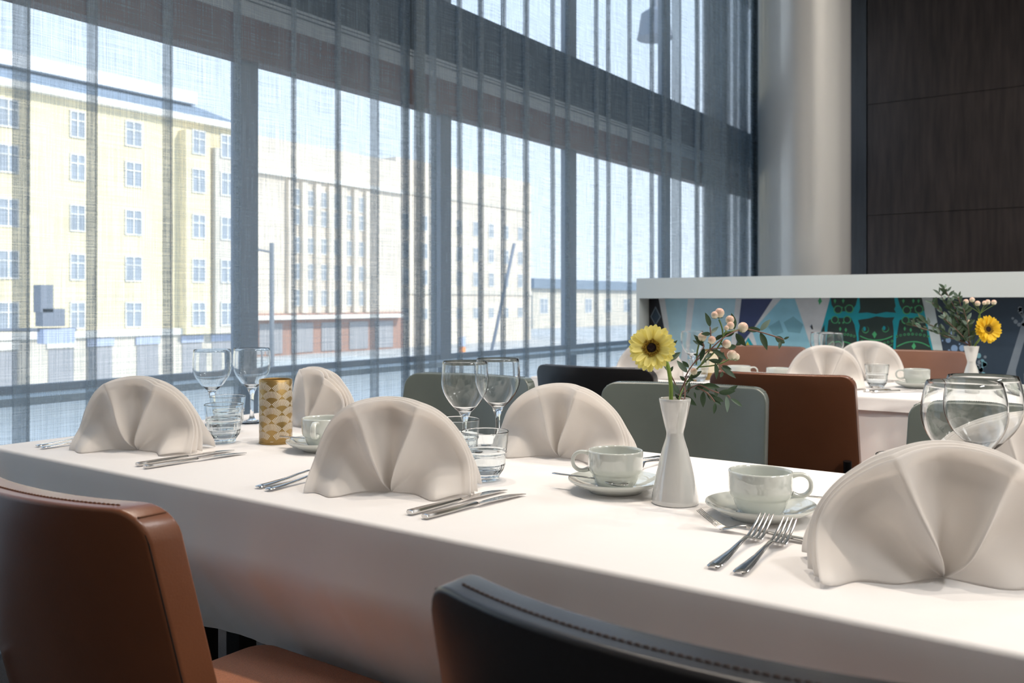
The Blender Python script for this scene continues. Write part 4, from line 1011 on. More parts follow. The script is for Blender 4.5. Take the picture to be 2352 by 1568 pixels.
# tumbler: stacking step, fluted lower body
def tumbler_mesh():
    H_ = 0.088; th = 0.0015
    out = [(0, 0), (0.024, 0), (0.0262, 0.0012), (0.0268, 0.006), (0.0275, 0.009), (0.034, 0.018), (0.0372, 0.028), (0.0378, 0.047), (0.0384, 0.0485), (0.0402, 0.0500), (0.0404, 0.0515), (0.0396, 0.0530), (0.0405, 0.058), (0.0435, H_ - 0.001), (0.0430, H_)]
    inn = [(0.0435 - th, H_ - 0.001), (0.0405 - th, 0.058), (0.0390 - th, 0.052), (0.0376 - th, 0.046), (0.0370 - th, 0.030), (0.033 - th, 0.0205), (0.020, 0.0150), (0, 0.0135)]
    def mod(th_, r, z):
        if 0.008 < z < 0.075 and r > 0.012:
            k = 1.0 if z < 0.048 else max(0, (0.075 - z) / 0.06)
            return 1 + 0.014 * k * (abs(math.cos(th_ * 11)) - 0.6)
        return 1
    prof = []
    pl_ = out + inn
    for i in range(len(pl_) - 1):
        (ra, za), (rb_, zb_) = pl_[i], pl_[i + 1]
        L_ = math.hypot(rb_ - ra, zb_ - za)
        prof.append((ra, za))
        if L_ > 0.004:
            for q in (0.0008 / L_, 0.0025 / L_ if L_ > .008 else .5, 0.5, 1 - (0.0025 / L_ if L_ > .008 else .3), 1 - 0.0008 / L_):
                p_ = (ra + (rb_ - ra) * q, za + (zb_ - za) * q)
                if math.hypot(p_[0] - prof[-1][0], p_[1] - prof[-1][1]) > 1e-4: prof.append(p_)
    prof.append(pl_[-1])
    mb = MB().lathe(prof, 132, mod=mod)
    return mb.mesh('tumbler', 'glass_tumbler', True, R(60))
TUM = tumbler_mesh()
RINGM = None
mat('tumbler_ring', srgb(70, 84, 92), 0.1, spec=0.8)
def tumbler(x, y, label, z=TOP, rz=0):
    o = mesh_obj('tumbler', TUM, None, (x, y, z + 0.0006), (0, 0, rz)); tag(o, label, 'tumbler', 'fluted stacking water tumblers'); return o

# coffee cup and saucer
def cup_parts():
    th = 0.0038
    out = [(0, 0.0015), (0.026, 0.0015), (0.0275, 0), (0.030, 0), (0.0312, 0.002), (0.0345, 0.006), (0.0385, 0.015), (0.0400, 0.0205), (0.0402, 0.0222), (0.0425, 0.0240), (0.0448, 0.0275), (0.0462, 0.036), (0.0466, 0.060), (0.0462, 0.0622), (0.0448, 0.0628)]
    inn = [(0.0434, 0.0618), (0.0428, 0.058), (0.0422, 0.034), (0.0408, 0.027), (0.0365, 0.019), (0.031, 0.0095), (0.022, 0.0065), (0, 0.006)]
    body = lat('coffee_cup', out + inn, 'porcelain', 64, sharp=R(75))
    # handle: flat ring in the xz plane on +x
    pts = [(0.0445, 0.0555), (0.052, 0.0575), (0.062, 0.0572), (0.0695, 0.052), (0.0725, 0.044), (0.071, 0.034), (0.064, 0.0275), (0.055, 0.0262), (0.0455, 0.0290)]
    pp = smooth_path([(a, 0, b_) for a, b_ in pts], 5)
    rings = []
    for i, p in enumerate(pp):
        d = (pp[min(i + 1, len(pp) - 1)] - pp[max(i - 1, 0)]).normalized()
        nrm = Vector((d.z, 0, -d.x))
        e_ = 1.0 + 0.5 * max(0, 1 - min(i, len(pp) - 1 - i) / 6)
        ring = []
        for k in range(12):
            a = 2 * math.pi * k / 12
            ca, sa = math.cos(a), math.sin(a)
            q = lambda v: math.copysign(abs(v) ** 0.7, v)
            ring.append(tuple(p + nrm * q(ca) * 0.0030 * e_ + Vector((0, 1, 0)) * q(sa) * 0.0060))
        rings.append(ring)
    hd_ = MB().loft(rings).mesh('handle', 'porcelain', True, R(70))
    return body, hd_
CUP, HND = cup_parts()
SAU = lat('saucer', [(0, 0.003), (0.040, 0.003), (0.042, 0), (0.046, 0), (0.048, 0.003), (0.066, 0.010), (0.0795, 0.0185), (0.0808, 0.0205), (0.0800, 0.0222), (0.0780, 0.0218),
                      (0.064, 0.0145), (0.050, 0.0085), (0.036, 0.0068), (0.0345, 0.0060), (0.033, 0.0068), (0, 0.0068)], 'porcelain', 72, sharp=R(70))
def cup_set(x, y, hz, label, with_saucer=True, z=TOP):
    if with_saucer:
        o = mesh_obj('saucer', SAU, None, (x, y, z + 0.0006)); tag(o, 'pale porcelain saucer under the ' + label, 'saucer', 'coffee saucers')
    c = mesh_obj('coffee_cup', CUP, None, (x, y, z + (0.0078 if with_saucer else 0.001)), (0, 0, hz))
    tag(c, label, 'coffee cup', 'coffee cups')
    mesh_obj('handle', HND, c)
    return c

# cutlery: lofts along +y; z is height above the cloth
def sect(y, w_, zc, t_, n=10, dome=0.0):
    ring = []
    for k in range(n):
        a = 2 * math.pi * k / n
        ca, sa = math.cos(a), math.sin(a)
        q = lambda v, e_: math.copysign(abs(v) ** e_, v)
        ring.append((q(ca, .75) * w_ / 2, y, zc + q(sa, .75) * t_ / 2 + dome * (1 - abs(ca))))
    return ring
def fork_parts(L=0.210, w_=0.024):
    hl = L * 0.575
    st = [(0.0, .012, .004, .002), (0.002, .016, .0045, .003), (0.012, .0175, .0048, .0034), (0.035, .0145, .0055, .0036), (0.07, .0095, .0075, .0034), (0.095, .0068, .0105, .0033), (hl, .0062, .0125, .0030), (hl + .008, .0095, .0118, .0024), (hl + .016, .0165, .0090, .0020), (hl + .024, w_ * .93, .0062, .0018), (hl + .032, w_, .0046, .0018), (hl + .036, w_, .0044, .0018)]
    mb = MB().loft([sect(y, a, b_, c_) for y, a, b_, c_ in st])
    head = MB()
    y0 = hl + .031
    for k in range(4):
        x0 = (k - 1.5) * w_ * 0.262
        rings = []
        for i in range(8):
            s = i / 7
            y = y0 + (L - y0) * s
            wd = w_ * .19 * (1 - 0.55 * s ** 2)
            xx = x0 * (1 - 0.06 * s)
            zc = .0044 + 0.0215 * s ** 1.35
            rings.append([(xx + p[0], p[1], p[2]) for p in sect(y, wd, zc, 0.0018 - .0006 * s, 6)])
        head.loft(rings)
    return mb.mesh('table_fork', 'steel', True, R(60)), head.mesh('tines', 'steel', True, R(60))
FORK = fork_parts()
DFORK = fork_parts(0.165, 0.020)
def fork(x, y, rz, label, me=FORK, name='table_fork', z=TOP):
    o = mesh_obj(name, me[0], None, (x, y, z), (0, 0, rz)); mesh_obj('tines', me[1], o)
    tag(o, label, 'fork', 'steel forks'); return o
def knife_parts(L=0.222):
    hl = L * .50
    st = [(0.0, .0135, .0052, .0062), (0.0012, .0148, .0052, .0080), (0.020, .0150, .0052, .0082), (0.06, .0138, .0054, .0076), (hl - .012, .0120, .0060, .0066), (hl, .0100, .0062, .0052)]
    mb = MB().loft([sect(y, a, b_, c_, 8) for y, a, b_, c_ in st])
    bl_ = MB()
    rings = []
    for i in range(12):
        s = i / 11
        y = hl - .002 + (L - hl) * s
        # back straight, edge bellied, tip rounded
        wd = .010 + .009 * math.sin(math.pi * min(1, s * 1.15) * .62)
        if s > .72: wd *= math.sqrt(max(0.02, 1 - ((s - .72) / .285) ** 2))
        th_ = .0016
        zt = .0066 - .003 * s
        off = (.019 - wd) / 2
        rings.append([(off - wd / 2, y, zt - th_ * .1), (off - wd / 2, y, zt + th_ * .1), (off, y, zt + th_ / 2), (off + wd / 2, y, zt + th_ / 2), (off + wd / 2, y, zt - th_ / 2), (off, y, zt - th_ / 2)])
    bl_.loft(rings)
    return mb.mesh('table_knife', 'steel', True, R(35)), bl_.mesh('blade', 'steel', True, R(30))
KNIFE = knife_parts()
def knife(x, y, rz, label, z=TOP):
    o = mesh_obj('table_knife', KNIFE[0], None, (x, y, z), (0, 0, rz)); mesh_obj('blade', KNIFE[1], o)
    tag(o, label, 'knife', 'steel table knives'); return o
def spoon_parts(L=0.14):
    st = [(0.0, .006, .0030, .0016), (0.002, .0090, .0032, .0022), (0.020, .0085, .0040, .0024), (0.05, .0052, .0060, .0024), (0.085, .0042, .0075, .0024), (0.098, .0050, .0060, .0022)]
    mb = MB().loft([sect(y, a, b_, c_, 8) for y, a, b_, c_ in st])
    def fn(u, v):
        a = 2 * math.pi * u
        r = v
        yy = 0.096 + 0.022 * (1 + r * math.sin(a) * (1 + .0 * r))
        xx = 0.0145 * r * math.cos(a) * (1 - 0.12 * math.sin(a))
        return (xx, yy, 0.0008 + 0.0058 * r ** 2.2)
    bo = MB().grid(fn, 24, 6)
    return mb.mesh('teaspoon', 'steel', True, R(60)), bo.mesh('bowl', 'steel', True)
SPOON = spoon_parts()
def spoon(x, y, z, rz, tilt, label):
    o = mesh_obj('teaspoon', SPOON[0], None, (x, y, z), (tilt, 0, rz))
    bo = mesh_obj('bowl', SPOON[1], o)
    sd = bo.modifiers.new('thickness', 'SOLIDIFY'); sd.thickness = 0.0012
    tag(o, label, 'teaspoon', 'steel teaspoons'); return o

# folded fan napkins: pleated front sheet, inner layers and a back sheet in one cloth
def napkin_mesh(seed, a=0.140, b=0.155, ridges=(74, 118), deep=0.034, flare=0.046, lean=0.020):
    rng = random.Random(seed)
    N, M = 120, 48
    r1, r2 = R(ridges[0]), R(ridges[1])
    mid = (r1 + r2) / 2
    def prof(p):
        # +1 on the two ridges, -1 in the valley between them, soft sag in the side sectors
        if r1 <= p <= r2:
            return -0.42 + 1.42 * abs(2 * (p - r1) / (r2 - r1) - 1) ** 1.7
        if p < r1:
            s = p / r1
            return 0.34 * math.sin(math.pi * s) * -1 + s ** 5
        s = (math.pi - p) / (math.pi - r2)
        return 0.34 * math.sin(math.pi * s) * -1 + s ** 5
    wob = [rng.uniform(-1, 1) for _ in range(4)]
    def outline(p):
        return 1 + 0.012 * math.sin(2 * p + wob[0] * 3) + 0.008 * math.sin(5 * p + wob[1] * 3)
    def front(u, v, off=0.0, grow=1.0, pl=1.0, fl=1.0):
        p = math.pi * (1 - u)          # left to right
        rho = max(v, 1e-4)
        ex = math.cos(p); ez = math.sin(p)
        k = outline(p) * grow
        x = a * rho * math.copysign(abs(ex) ** 0.92, ex) * k
        z = b * rho * ez ** 0.95 * k
        amp = deep * pl * (rho / .34) * math.exp(1 - rho / .34)
        y = -amp * prof(p)
        zz = z / b
        y -= flare * fl * math.exp(-(zz / 0.24) ** 2) * min(1, rho * 1.6) * (0.35 + 0.65 * abs(ex)) * (1 + 0.35 * math.sin(9 * rho + wob[2] * 4))
        y -= lean * zz ** 2
        y += 0.004 * noise.noise(Vector((x * 22, z * 22, seed * 3.7)))
        y -= 0.0022 * min(1.0, max(0.0, (rho - 0.90) / 0.02))
        # the hem undulates where it meets the cloth
        if zz < 0.1: z += (0.006 * max(0, math.sin(7 * rho * (1 + .2 * wob[3]) + (3 if ex > 0 else 0)))) * (1 - zz / 0.1) * rho
        z = max(z, 0.0)
        return (x, y + off, z + 0.0012)
    mb = MB()
    mb.grid(lambda u, v: front(u, v), N, M)
    mb.grid(lambda u, v: front(u, 0.70 + 0.30 * v, 0.009, 1.014, 0.75, 0.7), N, 8)
    mb.grid(lambda u, v: front(u, 0.70 + 0.30 * v, 0.018, 1.028, 0.5, 0.4), N, 8)
    def back(u, v):
        q = front(u, v, 0.032, 1.0, 0.0, 0.0)
        zz = q[2] / b
        return (q[0], q[1] + 0.034 * math.exp(-(zz / 0.3) ** 2) * min(1, v * 1.5) + 0.010 * math.sin(math.pi * v) * math.cos(6 * math.pi * u), q[2])
    mb.grid(back, N, 14)
    return mb.mesh('folded_napkin', 'napkin', True)
def napkin(x, y, rz, seed, label, **k):
    z = k.pop('z', TOP)
    o = mesh_obj('folded_napkin', napkin_mesh(seed, **k), None, (x, y, z), (0, 0, rz))
    sd = o.modifiers.new('thickness', 'SOLIDIFY'); sd.thickness = 0.0014; sd.offset = 0
    tag(o, label, 'napkin', 'white napkins folded into standing fans'); return o


napkin(-1.77, 1.090, R(24), 1, 'fan-folded white napkin at the left end of the foreground table', ridges=(68, 112), a=.147)
napkin(-1.030, 1.098, R(27), 2, 'fan-folded white napkin between two forks and two knives, centre left', ridges=(70, 113), a=.142, b=.158)
napkin(-0.185, 1.125, R(26), 3, 'large fan-folded white napkin at the lower right beside two forks', ridges=(64, 112), a=.150, b=.152, deep=.040)
napkin(-1.715, 1.555, R(-6), 4, 'fan-folded white napkin behind the gold candle holder', ridges=(60, 100), a=.125, b=.150)
napkin(-0.975, 1.545, R(8), 5, 'fan-folded white napkin behind the middle wine glasses and cup', ridges=(72, 104), a=.145, b=.150)
napkin(-0.135, 1.545, R(16), 6, 'fan-folded white napkin behind the large wine glasses on the right', ridges=(60, 105), a=.145, b=.152)
napkin(-0.955, 3.36, R(24), 7, 'fan-folded napkin on the rear table beside the brown chair', ridges=(66, 110))
napkin(-0.905, 3.80, R(12), 8, 'fan-folded napkin at the far side of the rear table', ridges=(74, 116), b=.158)
napkin(-1.68, 3.36, R(24), 9, 'fan-folded napkin on the rear table hidden behind the gerbera', ridges=(66, 110))

wine(-1.957, 1.412, WG_A, 'wine glass at the far left, left one of its pair')
wine(-1.927, 1.514, WG_A, 'wine glass standing just left behind the gold candle holder')
wine(-1.139, 1.434, WG_A, 'front wine glass of the pair in the middle of the foreground table')
wine(-1.136, 1.545, WG_A, 'rear wine glass of the pair in the middle of the foreground table')
wine(-0.188, 1.297, WG_B, 'big-bowled wine glass at the right, the nearer of the two')
wine(-0.181, 1.416, WG_B, 'big-bowled wine glass at the right, the farther of the two')
wine(-1.004, 3.62, WG_A, 'left wine glass of the pair on the rear table before the owls')
wine(-1.06, 3.70, WG_A, 'right wine glass of the pair on the rear table before the owls')
wine(-1.56, 3.53, WG_A, 'wine glass on the rear table right behind the gerbera')
tumbler(-1.706, 1.262, 'clear fluted tumbler left of the gold candle holder, front one')
tumbler(-1.844, 1.375, 'clear fluted tumbler left of the candle holder, rear one')
tumbler(-0.963, 1.270, 'clear fluted tumbler right of the central napkin, front one')
tumbler(-1.107, 1.372, 'clear fluted tumbler half hidden behind the central napkin')
tumbler(-0.287, 1.437, 'clear tumbler whose rim shows behind the large right napkin')
tumbler(-0.090, 1.338, 'clear tumbler at the right picture edge behind the napkin')
tumbler(-1.46, 3.365, 'tumbler on the rear table below the berry sprig')
tumbler(-0.80, 3.49, 'tumbler on the rear table between the two napkins')

cup_set(-1.445, 1.325, R(-60), 'coffee cup half hidden by the central napkin')
cup_set(-0.724, 1.322, R(205), 'coffee cup left of the flower vase')
cup_set(-0.459, 1.285, R(28), 'coffee cup right of the flower vase')
cup_set(-1.154, 3.434, R(20), 'white cup behind the backrest of the brown rear chair', False)
cup_set(-1.325, 3.459, R(20), 'white cup on the rear table behind the berry sprig', False)
cup_set(-0.680, 3.590, R(200), 'white cup with saucer left of the rear flower vase')
cup_set(-0.285, 3.610, R(20), 'white cup cut by the right picture edge', True)
cup_set(-1.815, 3.440, R(20), 'white cup on the rear table left of the gerbera', False)

for (x, y, a, s_) in ((-1.591, .977, 0, 'left knife beside the leftmost napkin'), (-1.556, .971, -4, 'right knife beside the leftmost napkin'),
                  (-0.893, .990, -4, 'left knife right of the central napkin'), (-0.858, .984, -6, 'right knife right of the central napkin')):
    knife(x, y, R(a), 'steel table ' + s_)
knife(-0.800, 3.30, R(-38), 'steel table knife on the rear table beside the brown chair')
knife(-0.770, 3.285, R(-42), 'second steel table knife on the rear table beside the brown chair')
for (x, y, a, s_) in ((-1.985, .979, 3, 'left fork at the left end of the foreground table'), (-1.950, .972, 3, 'right fork at the left end of the foreground table'),
                  (-1.232, .980, 4, 'left fork of the pair left of the central napkin'), (-1.202, .976, 4, 'right fork of the pair left of the central napkin'),
                  (-0.415, .998, 2, 'left fork of the pair beside the large right napkin'), (-0.381, .994, 2, 'right fork of the pair beside the large right napkin'),
                  (-0.800, 1.655, 172, 'fork on the far side behind the left coffee cup'), (-0.765, 1.66, 174, 'second fork on the far side behind the flower vase')):
    fork(x, y, R(a), 'steel table ' + s_)
fork(-0.345, 1.182, R(92), 'steel dessert fork lying in front of the right coffee cup', DFORK, 'dessert_fork')
spoon(-1.545, 1.290, TOP + .0225, R(-76), R(-4), 'teaspoon on the saucer beside the gold candle holder')
spoon(-0.826, 1.283, TOP + .0225, R(-84), R(-4), 'teaspoon on the saucer left of the vase')
spoon(-0.366, 1.362, TOP + .0225, R(96), R(-4), 'teaspoon on the saucer right of the vase')
spoon(-0.778, 3.560, TOP + .0225, R(-84), R(-4), 'teaspoon on the saucer of the rear table')

# ---- gold candle holder with printed fans
ch = empty('candle_holder', (-1.608, 1.330, TOP + 0.0006))
tag(ch, 'gold cylinder candle holder with white art deco fan print', 'candle holder')
CR, CHH = 0.0368, 0.145
MB().lathe([(0, 0.002), (CR - .001, 0.002), (CR, 0.003), (CR, CHH - .001), (CR - .001, CHH), (CR - .0025, CHH - .001), (CR - .0025, CHH - .05), (0, CHH - .05)], 72).build('shell', 'gold', ch, smooth=True, sharp=R(50))
MB().lathe([(0, 0), (CR + .0004, 0), (CR + .0008, .0015), (CR + .0004, .0032), (CR - .001, .0032)], 72).build('foot_ring', 'gold', ch, smooth=True, sharp=R(50))
MB().lathe([(0, CHH - .055), (CR - .003, CHH - .055), (CR - .003, CHH - .040), (.004, CHH - .043), (0, CHH - .043)], 40).build('candle', 'wax', ch, smooth=True, sharp=R(50))
fan = MB()
NC = 5
cw_ = 2 * math.pi * CR / NC          # width of one fan column
rh = cw_ * 0.79                      # row height
def on_cyl(s_, z_, e_=0.00025):
    a = s_ / CR - R(54)
    return ((CR + e_) * math.cos(a), (CR + e_) * math.sin(a), z_)
for colk in range(2 * NC):
    for row in range(-1, 5):
        s0 = colk * cw_ / 2
        z0 = 0.0120 + row * rh + (0 if colk % 2 == 0 else rh / 2)
        nr = 15
        for i in range(nr):
            pts = []; ok = True
            for rr_, f_ in ((.45, .33), (0, .26), (0, .74), (.45, .67)):
                aa = R(46 + 88 * (i + f_) / nr)
                ro = rr_ or (.70 + .06 * math.sin(aa) ** 4)
                z_ = z0 + ro * cw_ * math.sin(aa)
                if z_ > CHH - .0048:
                    if rr_: ok = False
                    z_ = CHH - .0048
                if z_ < 0.0095: ok = False
                pts.append(on_cyl(s0 + ro * cw_ * math.cos(aa), z_))
            if ok: fan.add(pts, [(0, 1, 2, 3)])
for i in range(6): fan.add([on_cyl(-.003 + i * .0012, .0062), on_cyl(-.0023 + i * .0012, .0062), on_cyl(-.0023 + i * .0012, .0076), on_cyl(-.003 + i * .0012, .0076)], [(0, 1, 2, 3)])
fp = fan.build('fan_print', 'print_white', ch); fp['kind'] = 'stuff'

# ---- candle holder on the rear table: smaller amber glass
c2 = empty('candle_holder', (-1.455, 3.47, TOP + 0.0006))
tag(c2, 'pale gold candle holder on the rear table behind the berry sprig', 'candle holder')
MB().lathe([(0, 0.0), (.034, 0), (.0345, .002), (.0345, .125), (.032, .125), (.032, .07), (0, .07)], 40).build('shell', 'gold', c2, smooth=True, sharp=R(50))
MB().lathe([(0.0349, 0.03), (.0349, .118)], 40).build('label_band', 'wax', c2, smooth=True)

# ---- vases
VP = [(0, 0.002), (.034, .002), (.0355, 0), (.0370, 0), (.0378, .002), (.0372, .008), (.030, .045), (.0205, .085), (.0150, .102), (.0136, .109), (.0140, .114), (.0165, .123), (.0210, .143), (.0248, .162), (.0253, .1655), (.0245, .1668),
      (.0232, .1655), (.0190, .143), (.0145, .123), (.0115, .110), (.0115, .095), (0, .09)]
VASE = lat('flower_vase', VP, 'vase', 64, sharp=R(70))
V1 = Vector((-0.604, 1.300, TOP + 0.0006)); V2 = Vector((-0.480, 3.475, TOP + 0.0006))
o = mesh_obj('flower_vase', VASE, None, V1); tag(o, 'white hourglass porcelain vase on the foreground table', 'vase', 'hourglass bud vases')
o = mesh_obj('flower_vase', VASE, None, V2); tag(o, 'white hourglass porcelain vase on the rear table', 'vase', 'hourglass bud vases')

# bouquet frame: r sideways (along the picture), u up, d away from the viewer; origin in the vase mouth
RT = Vector((0.815, 0.579, 0)); FW = Vector((-0.579, 0.815, 0)); UP = Vector((0, 0, 1))
MOUTH = Vector((0, 0, 0.1645))
def bq(r, u, d=0.0): return MOUTH + RT * r + UP * u + FW * d

def petal_mesh(name, L, W, material, cup):
    def fn(u, v):
        y = L * u
        wd = W * (0.42 + 0.58 * math.sin(math.pi / 2 * min(1, u / .62))) * (1 if u < .72 else math.sqrt(max(0.03, 1 - ((u - .72) / .29) ** 2)))
        x = (v - .5) * wd
        z = cup * (u ** 2) * L - 0.10 * wd * (1 - (2 * v - 1) ** 2) + 0.08 * L * math.sin(math.pi * u)
        z += 0.03 * wd * math.cos(v * 5 * math.pi)
        return (x, y, z)
    return MB().grid(fn, 9, 6).mesh(name, material, True)
PET = {}
def gerbera(base, head, normal, Rr, label, material, bend):
    f = empty('gerbera_flower', base)
    tag(f, label, 'flower', 'yellow gerberas')
    hp = Vector(head)
    nrm = Vector(normal).normalized()
    low = Vector(bend[0])
    MB().tube(smooth_path([low] + [Vector(b_) for b_ in bend[1:]] + [hp - nrm * .012, hp - nrm * .002], 5), 0.0033, 10).build('stem', 'stem_green', f, smooth=True)
    q = nrm.to_track_quat('Z', 'Y')
    M_ = Matrix.Translation(hp) @ q.to_matrix().to_4x4()
    hd_ = MB().lathe([(0, -.006), (.006, -.006), (Rr * .20, -.001), (Rr * .34, .0035), (Rr * .30, .0055), (Rr * .22, .0045), (Rr * .18, .004), (0, .0038)], 30).build('flower_head', 'floret', f, smooth=True)
    hd_.matrix_local = M_
    MB().lathe([(Rr * .20, .0040), (Rr * .17, .0056), (Rr * .10, .0058), (0, .0045)], 24).build('eye', 'flower_eye', hd_, smooth=True)
    fl_ = MB()
    rg = random.Random(2)
    for k in range(90):
        a = rg.uniform(0, 6.283); rr_ = Rr * rg.uniform(.22, .345)
        fl_.tube([(rr_ * math.cos(a), rr_ * math.sin(a), .002), (rr_ * 1.06 * math.cos(a), rr_ * 1.06 * math.sin(a), .0075)], [.0007, .0009], 5)
    z_ = fl_.build('stamens', 'floret', hd_, smooth=True); z_['kind'] = 'stuff'
    if (material, Rr) not in PET:
        PET[(material, Rr)] = (petal_mesh('petal', Rr * .80, Rr * .245, material, .04), petal_mesh('petal', Rr * .68, Rr * .22, material, .22))
    po, pi = PET[(material, Rr)]
    rg = random.Random(7)
    for layer, (n_, me, z0, tl) in enumerate(((30, po, -.001, 4), (26, pi, .001, 14))):
        for k in range(n_):
            a = 2 * math.pi * (k + .5 * layer) / n_ + rg.uniform(-.05, .05)
            p_ = mesh_obj('petal', me, hd_)
            p_.rotation_euler = Euler((R(tl + rg.uniform(-7, 7)), R(rg.uniform(-12, 12)), a - math.pi / 2), 'XYZ')
            p_.location = (Rr * .20 * math.cos(a), Rr * .20 * math.sin(a), z0 + rg.uniform(-.0008, .0008))
            s_ = rg.uniform(.92, 1.05); p_.scale = (1, s_, 1)
    return f
gerbera(V1, bq(-.0385, .083, -.012), -FW * .86 - RT * .36 + UP * .20, 0.0385, 'pale yellow gerbera in the foreground vase', 'petal',
        [(-.002, 0, .100), bq(-.006, -.01, 0), bq(-.0075, .028, -.002), bq(-.0135, .060, .004)])
gerbera(V2, bq(.047, .062, -.02), -FW * .97 + RT * .10 + UP * .10, 0.050, 'golden yellow gerbera in the rear vase', 'petal_gold',
        [(.002, 0, .100), bq(.012, 0, 0), bq(.028, .025, 0)])

# leaf: lanceolate, folded along the midrib, unit length along +y
def leaf_mesh(name, wd, material, fold=0.25):
    def fn(u, v):
        ww = wd * math.sin(math.pi * u ** 0.85) ** 0.9 if 0 < u < 1 else 0.004
        x = (v - .5) * ww
        return (x, u, fold * abs(x) - 0.10 * u * u)
    return MB().grid(fn, 8, 4).mesh(name, material, True)
LEAF = [leaf_mesh('leaf', .36, 'leaf'), leaf_mesh('leaf', .42, 'leaf'), leaf_mesh('leaf', .34, 'leaf_blue')]
def put_leaf(parent, p0, p1, rng_, me=None, facing=None):
    d = p1 - p0; L = d.length
    y = d.normalized()
    z = (facing or (-FW)) + Vector((rng_.uniform(-.55, .55), rng_.uniform(-.55, .55), rng_.uniform(-.3, .7)))
    x = y.cross(z).normalized(); z = x.cross(y).normalized()
    m_ = Matrix((x, y, z)).transposed().to_4x4()
    o_ = mesh_obj('leaf', me or LEAF[0], parent)
    o_.matrix_local = Matrix.Translation(p0) @ m_ @ Matrix.Diagonal((L, L, L, 1))
    return o_
BERRY = MB().lathe([(0, -1), (.35, -.95), (.75, -.66), (1, 0), (.92, .45), (.62, .86), (.25, 1.02), (0, 1.05)], 20).mesh('berry', 'berry', True)
SEPAL = MB()
for k in range(5):
    a = 2 * math.pi * k / 5
    ca, sa = math.cos(a), math.sin(a)
    SEPAL.add([(0, 0, -1.02), (.5 * math.cos(a - .5), .5 * math.sin(a - .5), -.98), (1.15 * ca, 1.15 * sa, -.78), (.5 * math.cos(a + .5), .5 * math.sin(a + .5), -.98)], [(0, 1, 2, 3)])
SEPAL = SEPAL.mesh('sepal', 'sepal')
LEAVES = [((0.0502, 0.1173), (0.0419, 0.1393)), ((0.0928, 0.1118), (0.088, 0.1386)), ((0.1148, 0.1125), (0.1409, 0.1111)), ((0.1341, 0.1104), (0.1519, 0.129)), ((0.1341, 0.1076), (0.1444, 0.0801)), ((0.1513, 0.1021), (0.1712, 0.0904)), ((0.1629, 0.098), (0.1719, 0.1019)), ((0.1588, 0.0953), (0.154, 0.0836)), ((0.0928, 0.1076), (0.0722, 0.1014)), ((0.0956, 0.1063), (0.1093, 0.0856)), ((0.0502, 0.1063), (0.0639, 0.1186)), ((0.0681, 0.1049), (0.055, 0.0953)), ((0.0502, 0.1063), (0.0337, 0.1065)), ((0.0777, 0.0843), (0.0963, 0.0856)), ((0.0963, 0.0867), (0.1114, 0.0973)), ((0.0529, 0.0815), (0.0749, 0.0671)), ((0.0419, 0.0856), (0.0268, 0.1049)), ((0.0536, 0.0753), (0.0406, 0.0684)), ((0.0426, 0.0829), (0.0344, 0.0636)), ((0.0715, 0.0609), (0.0502, 0.0643)), ((0.0722, 0.0774), (0.0612, 0.0595)), ((0.0605, 0.0595), (0.066, 0.0327)), ((0.0715, 0.0526), (0.0969, 0.0361)), ((0.0763, 0.0451), (0.0754, 0.0334)), ((0.0254, 0.0409), (0.0089, 0.0609)), ((0.0268, 0.0499), (0.0165, 0.0602)), ((0.0296, 0.032), (0.0461, 0.0444)), ((-0.0131, 0.0753), (-0.0, 0.0959)), ((-0.0096, 0.0595), (0.0131, 0.076)), ((-0.0034, 0.0416), (0.0027, 0.0515)), ((-0.0048, 0.0416), (-0.0117, 0.0526)), ((0.0364, 0.0884), (0.0254, 0.0959)), ((0.0736, 0.0554), (0.0894, 0.0478)), ((0.0694, 0.0499), (0.066, 0.0458)), ((0.0337, 0.0279), (0.0254, 0.0348)), ((0.0364, 0.0712), (0.0282, 0.0733)), ((0.0474, 0.0595), (0.0433, 0.0664)), ((0.0213, 0.0279), (0.0124, 0.0354)), ((0.0127, 0.0059), (-0.0023, 0.026)), ((0.0152, 0.0047), (0.0378, -0.0111)), ((0.0454, 0.0135), (0.0441, -0.0129)), ((0.0378, 0.0235), (0.0604, 0.011)), ((0.0491, 0.011), (0.0705, -0.0066)), ((0.0667, 0.0122), (0.0931, 0.0147)), ((0.083, 0.0122), (0.1011, 0.0223)), ((0.0805, 0.0059), (0.0843, -0.0204)), ((0.0893, 0.0009), (0.1106, -0.0111)), ((0.0592, -0.0028), (0.0567, -0.0197)), ((0.0278, 0.026), (0.024, 0.008)), ((0.0102, -0.0016), (0.0032, 0.0072)), ((0.0303, 0.0336), (0.0454, 0.0436)), ((0.0579, 0.0059), (0.0755, -0.0021)), ((0.0228, 0.026), (0.0366, 0.0298)), ((0.0341, 0.016), (0.0479, 0.021)), ((0.0629, 0.0185), (0.0667, 0.0022)), ((0.0328, 0.011), (0.0353, 0.0009)), ((0.0441, 0.0223), (0.0705, 0.021))]
BERRIES = [(0.0667, 0.1386, 0.0076), (0.0584, 0.1354, 0.0058), (0.0846, 0.1276, 0.0069), (0.0839, 0.1186, 0.0062), (0.1093, 0.1152, 0.0083), (0.0385, 0.1008, 0.0069), (0.0509, 0.0966, 0.0062), (0.0749, 0.0904, 0.0069), (0.0901, 0.0712, 0.008), (0.0994, 0.0678, 0.0063), (0.033, 0.0437, 0.0058), (0.0749, 0.1152, 0.0039)]
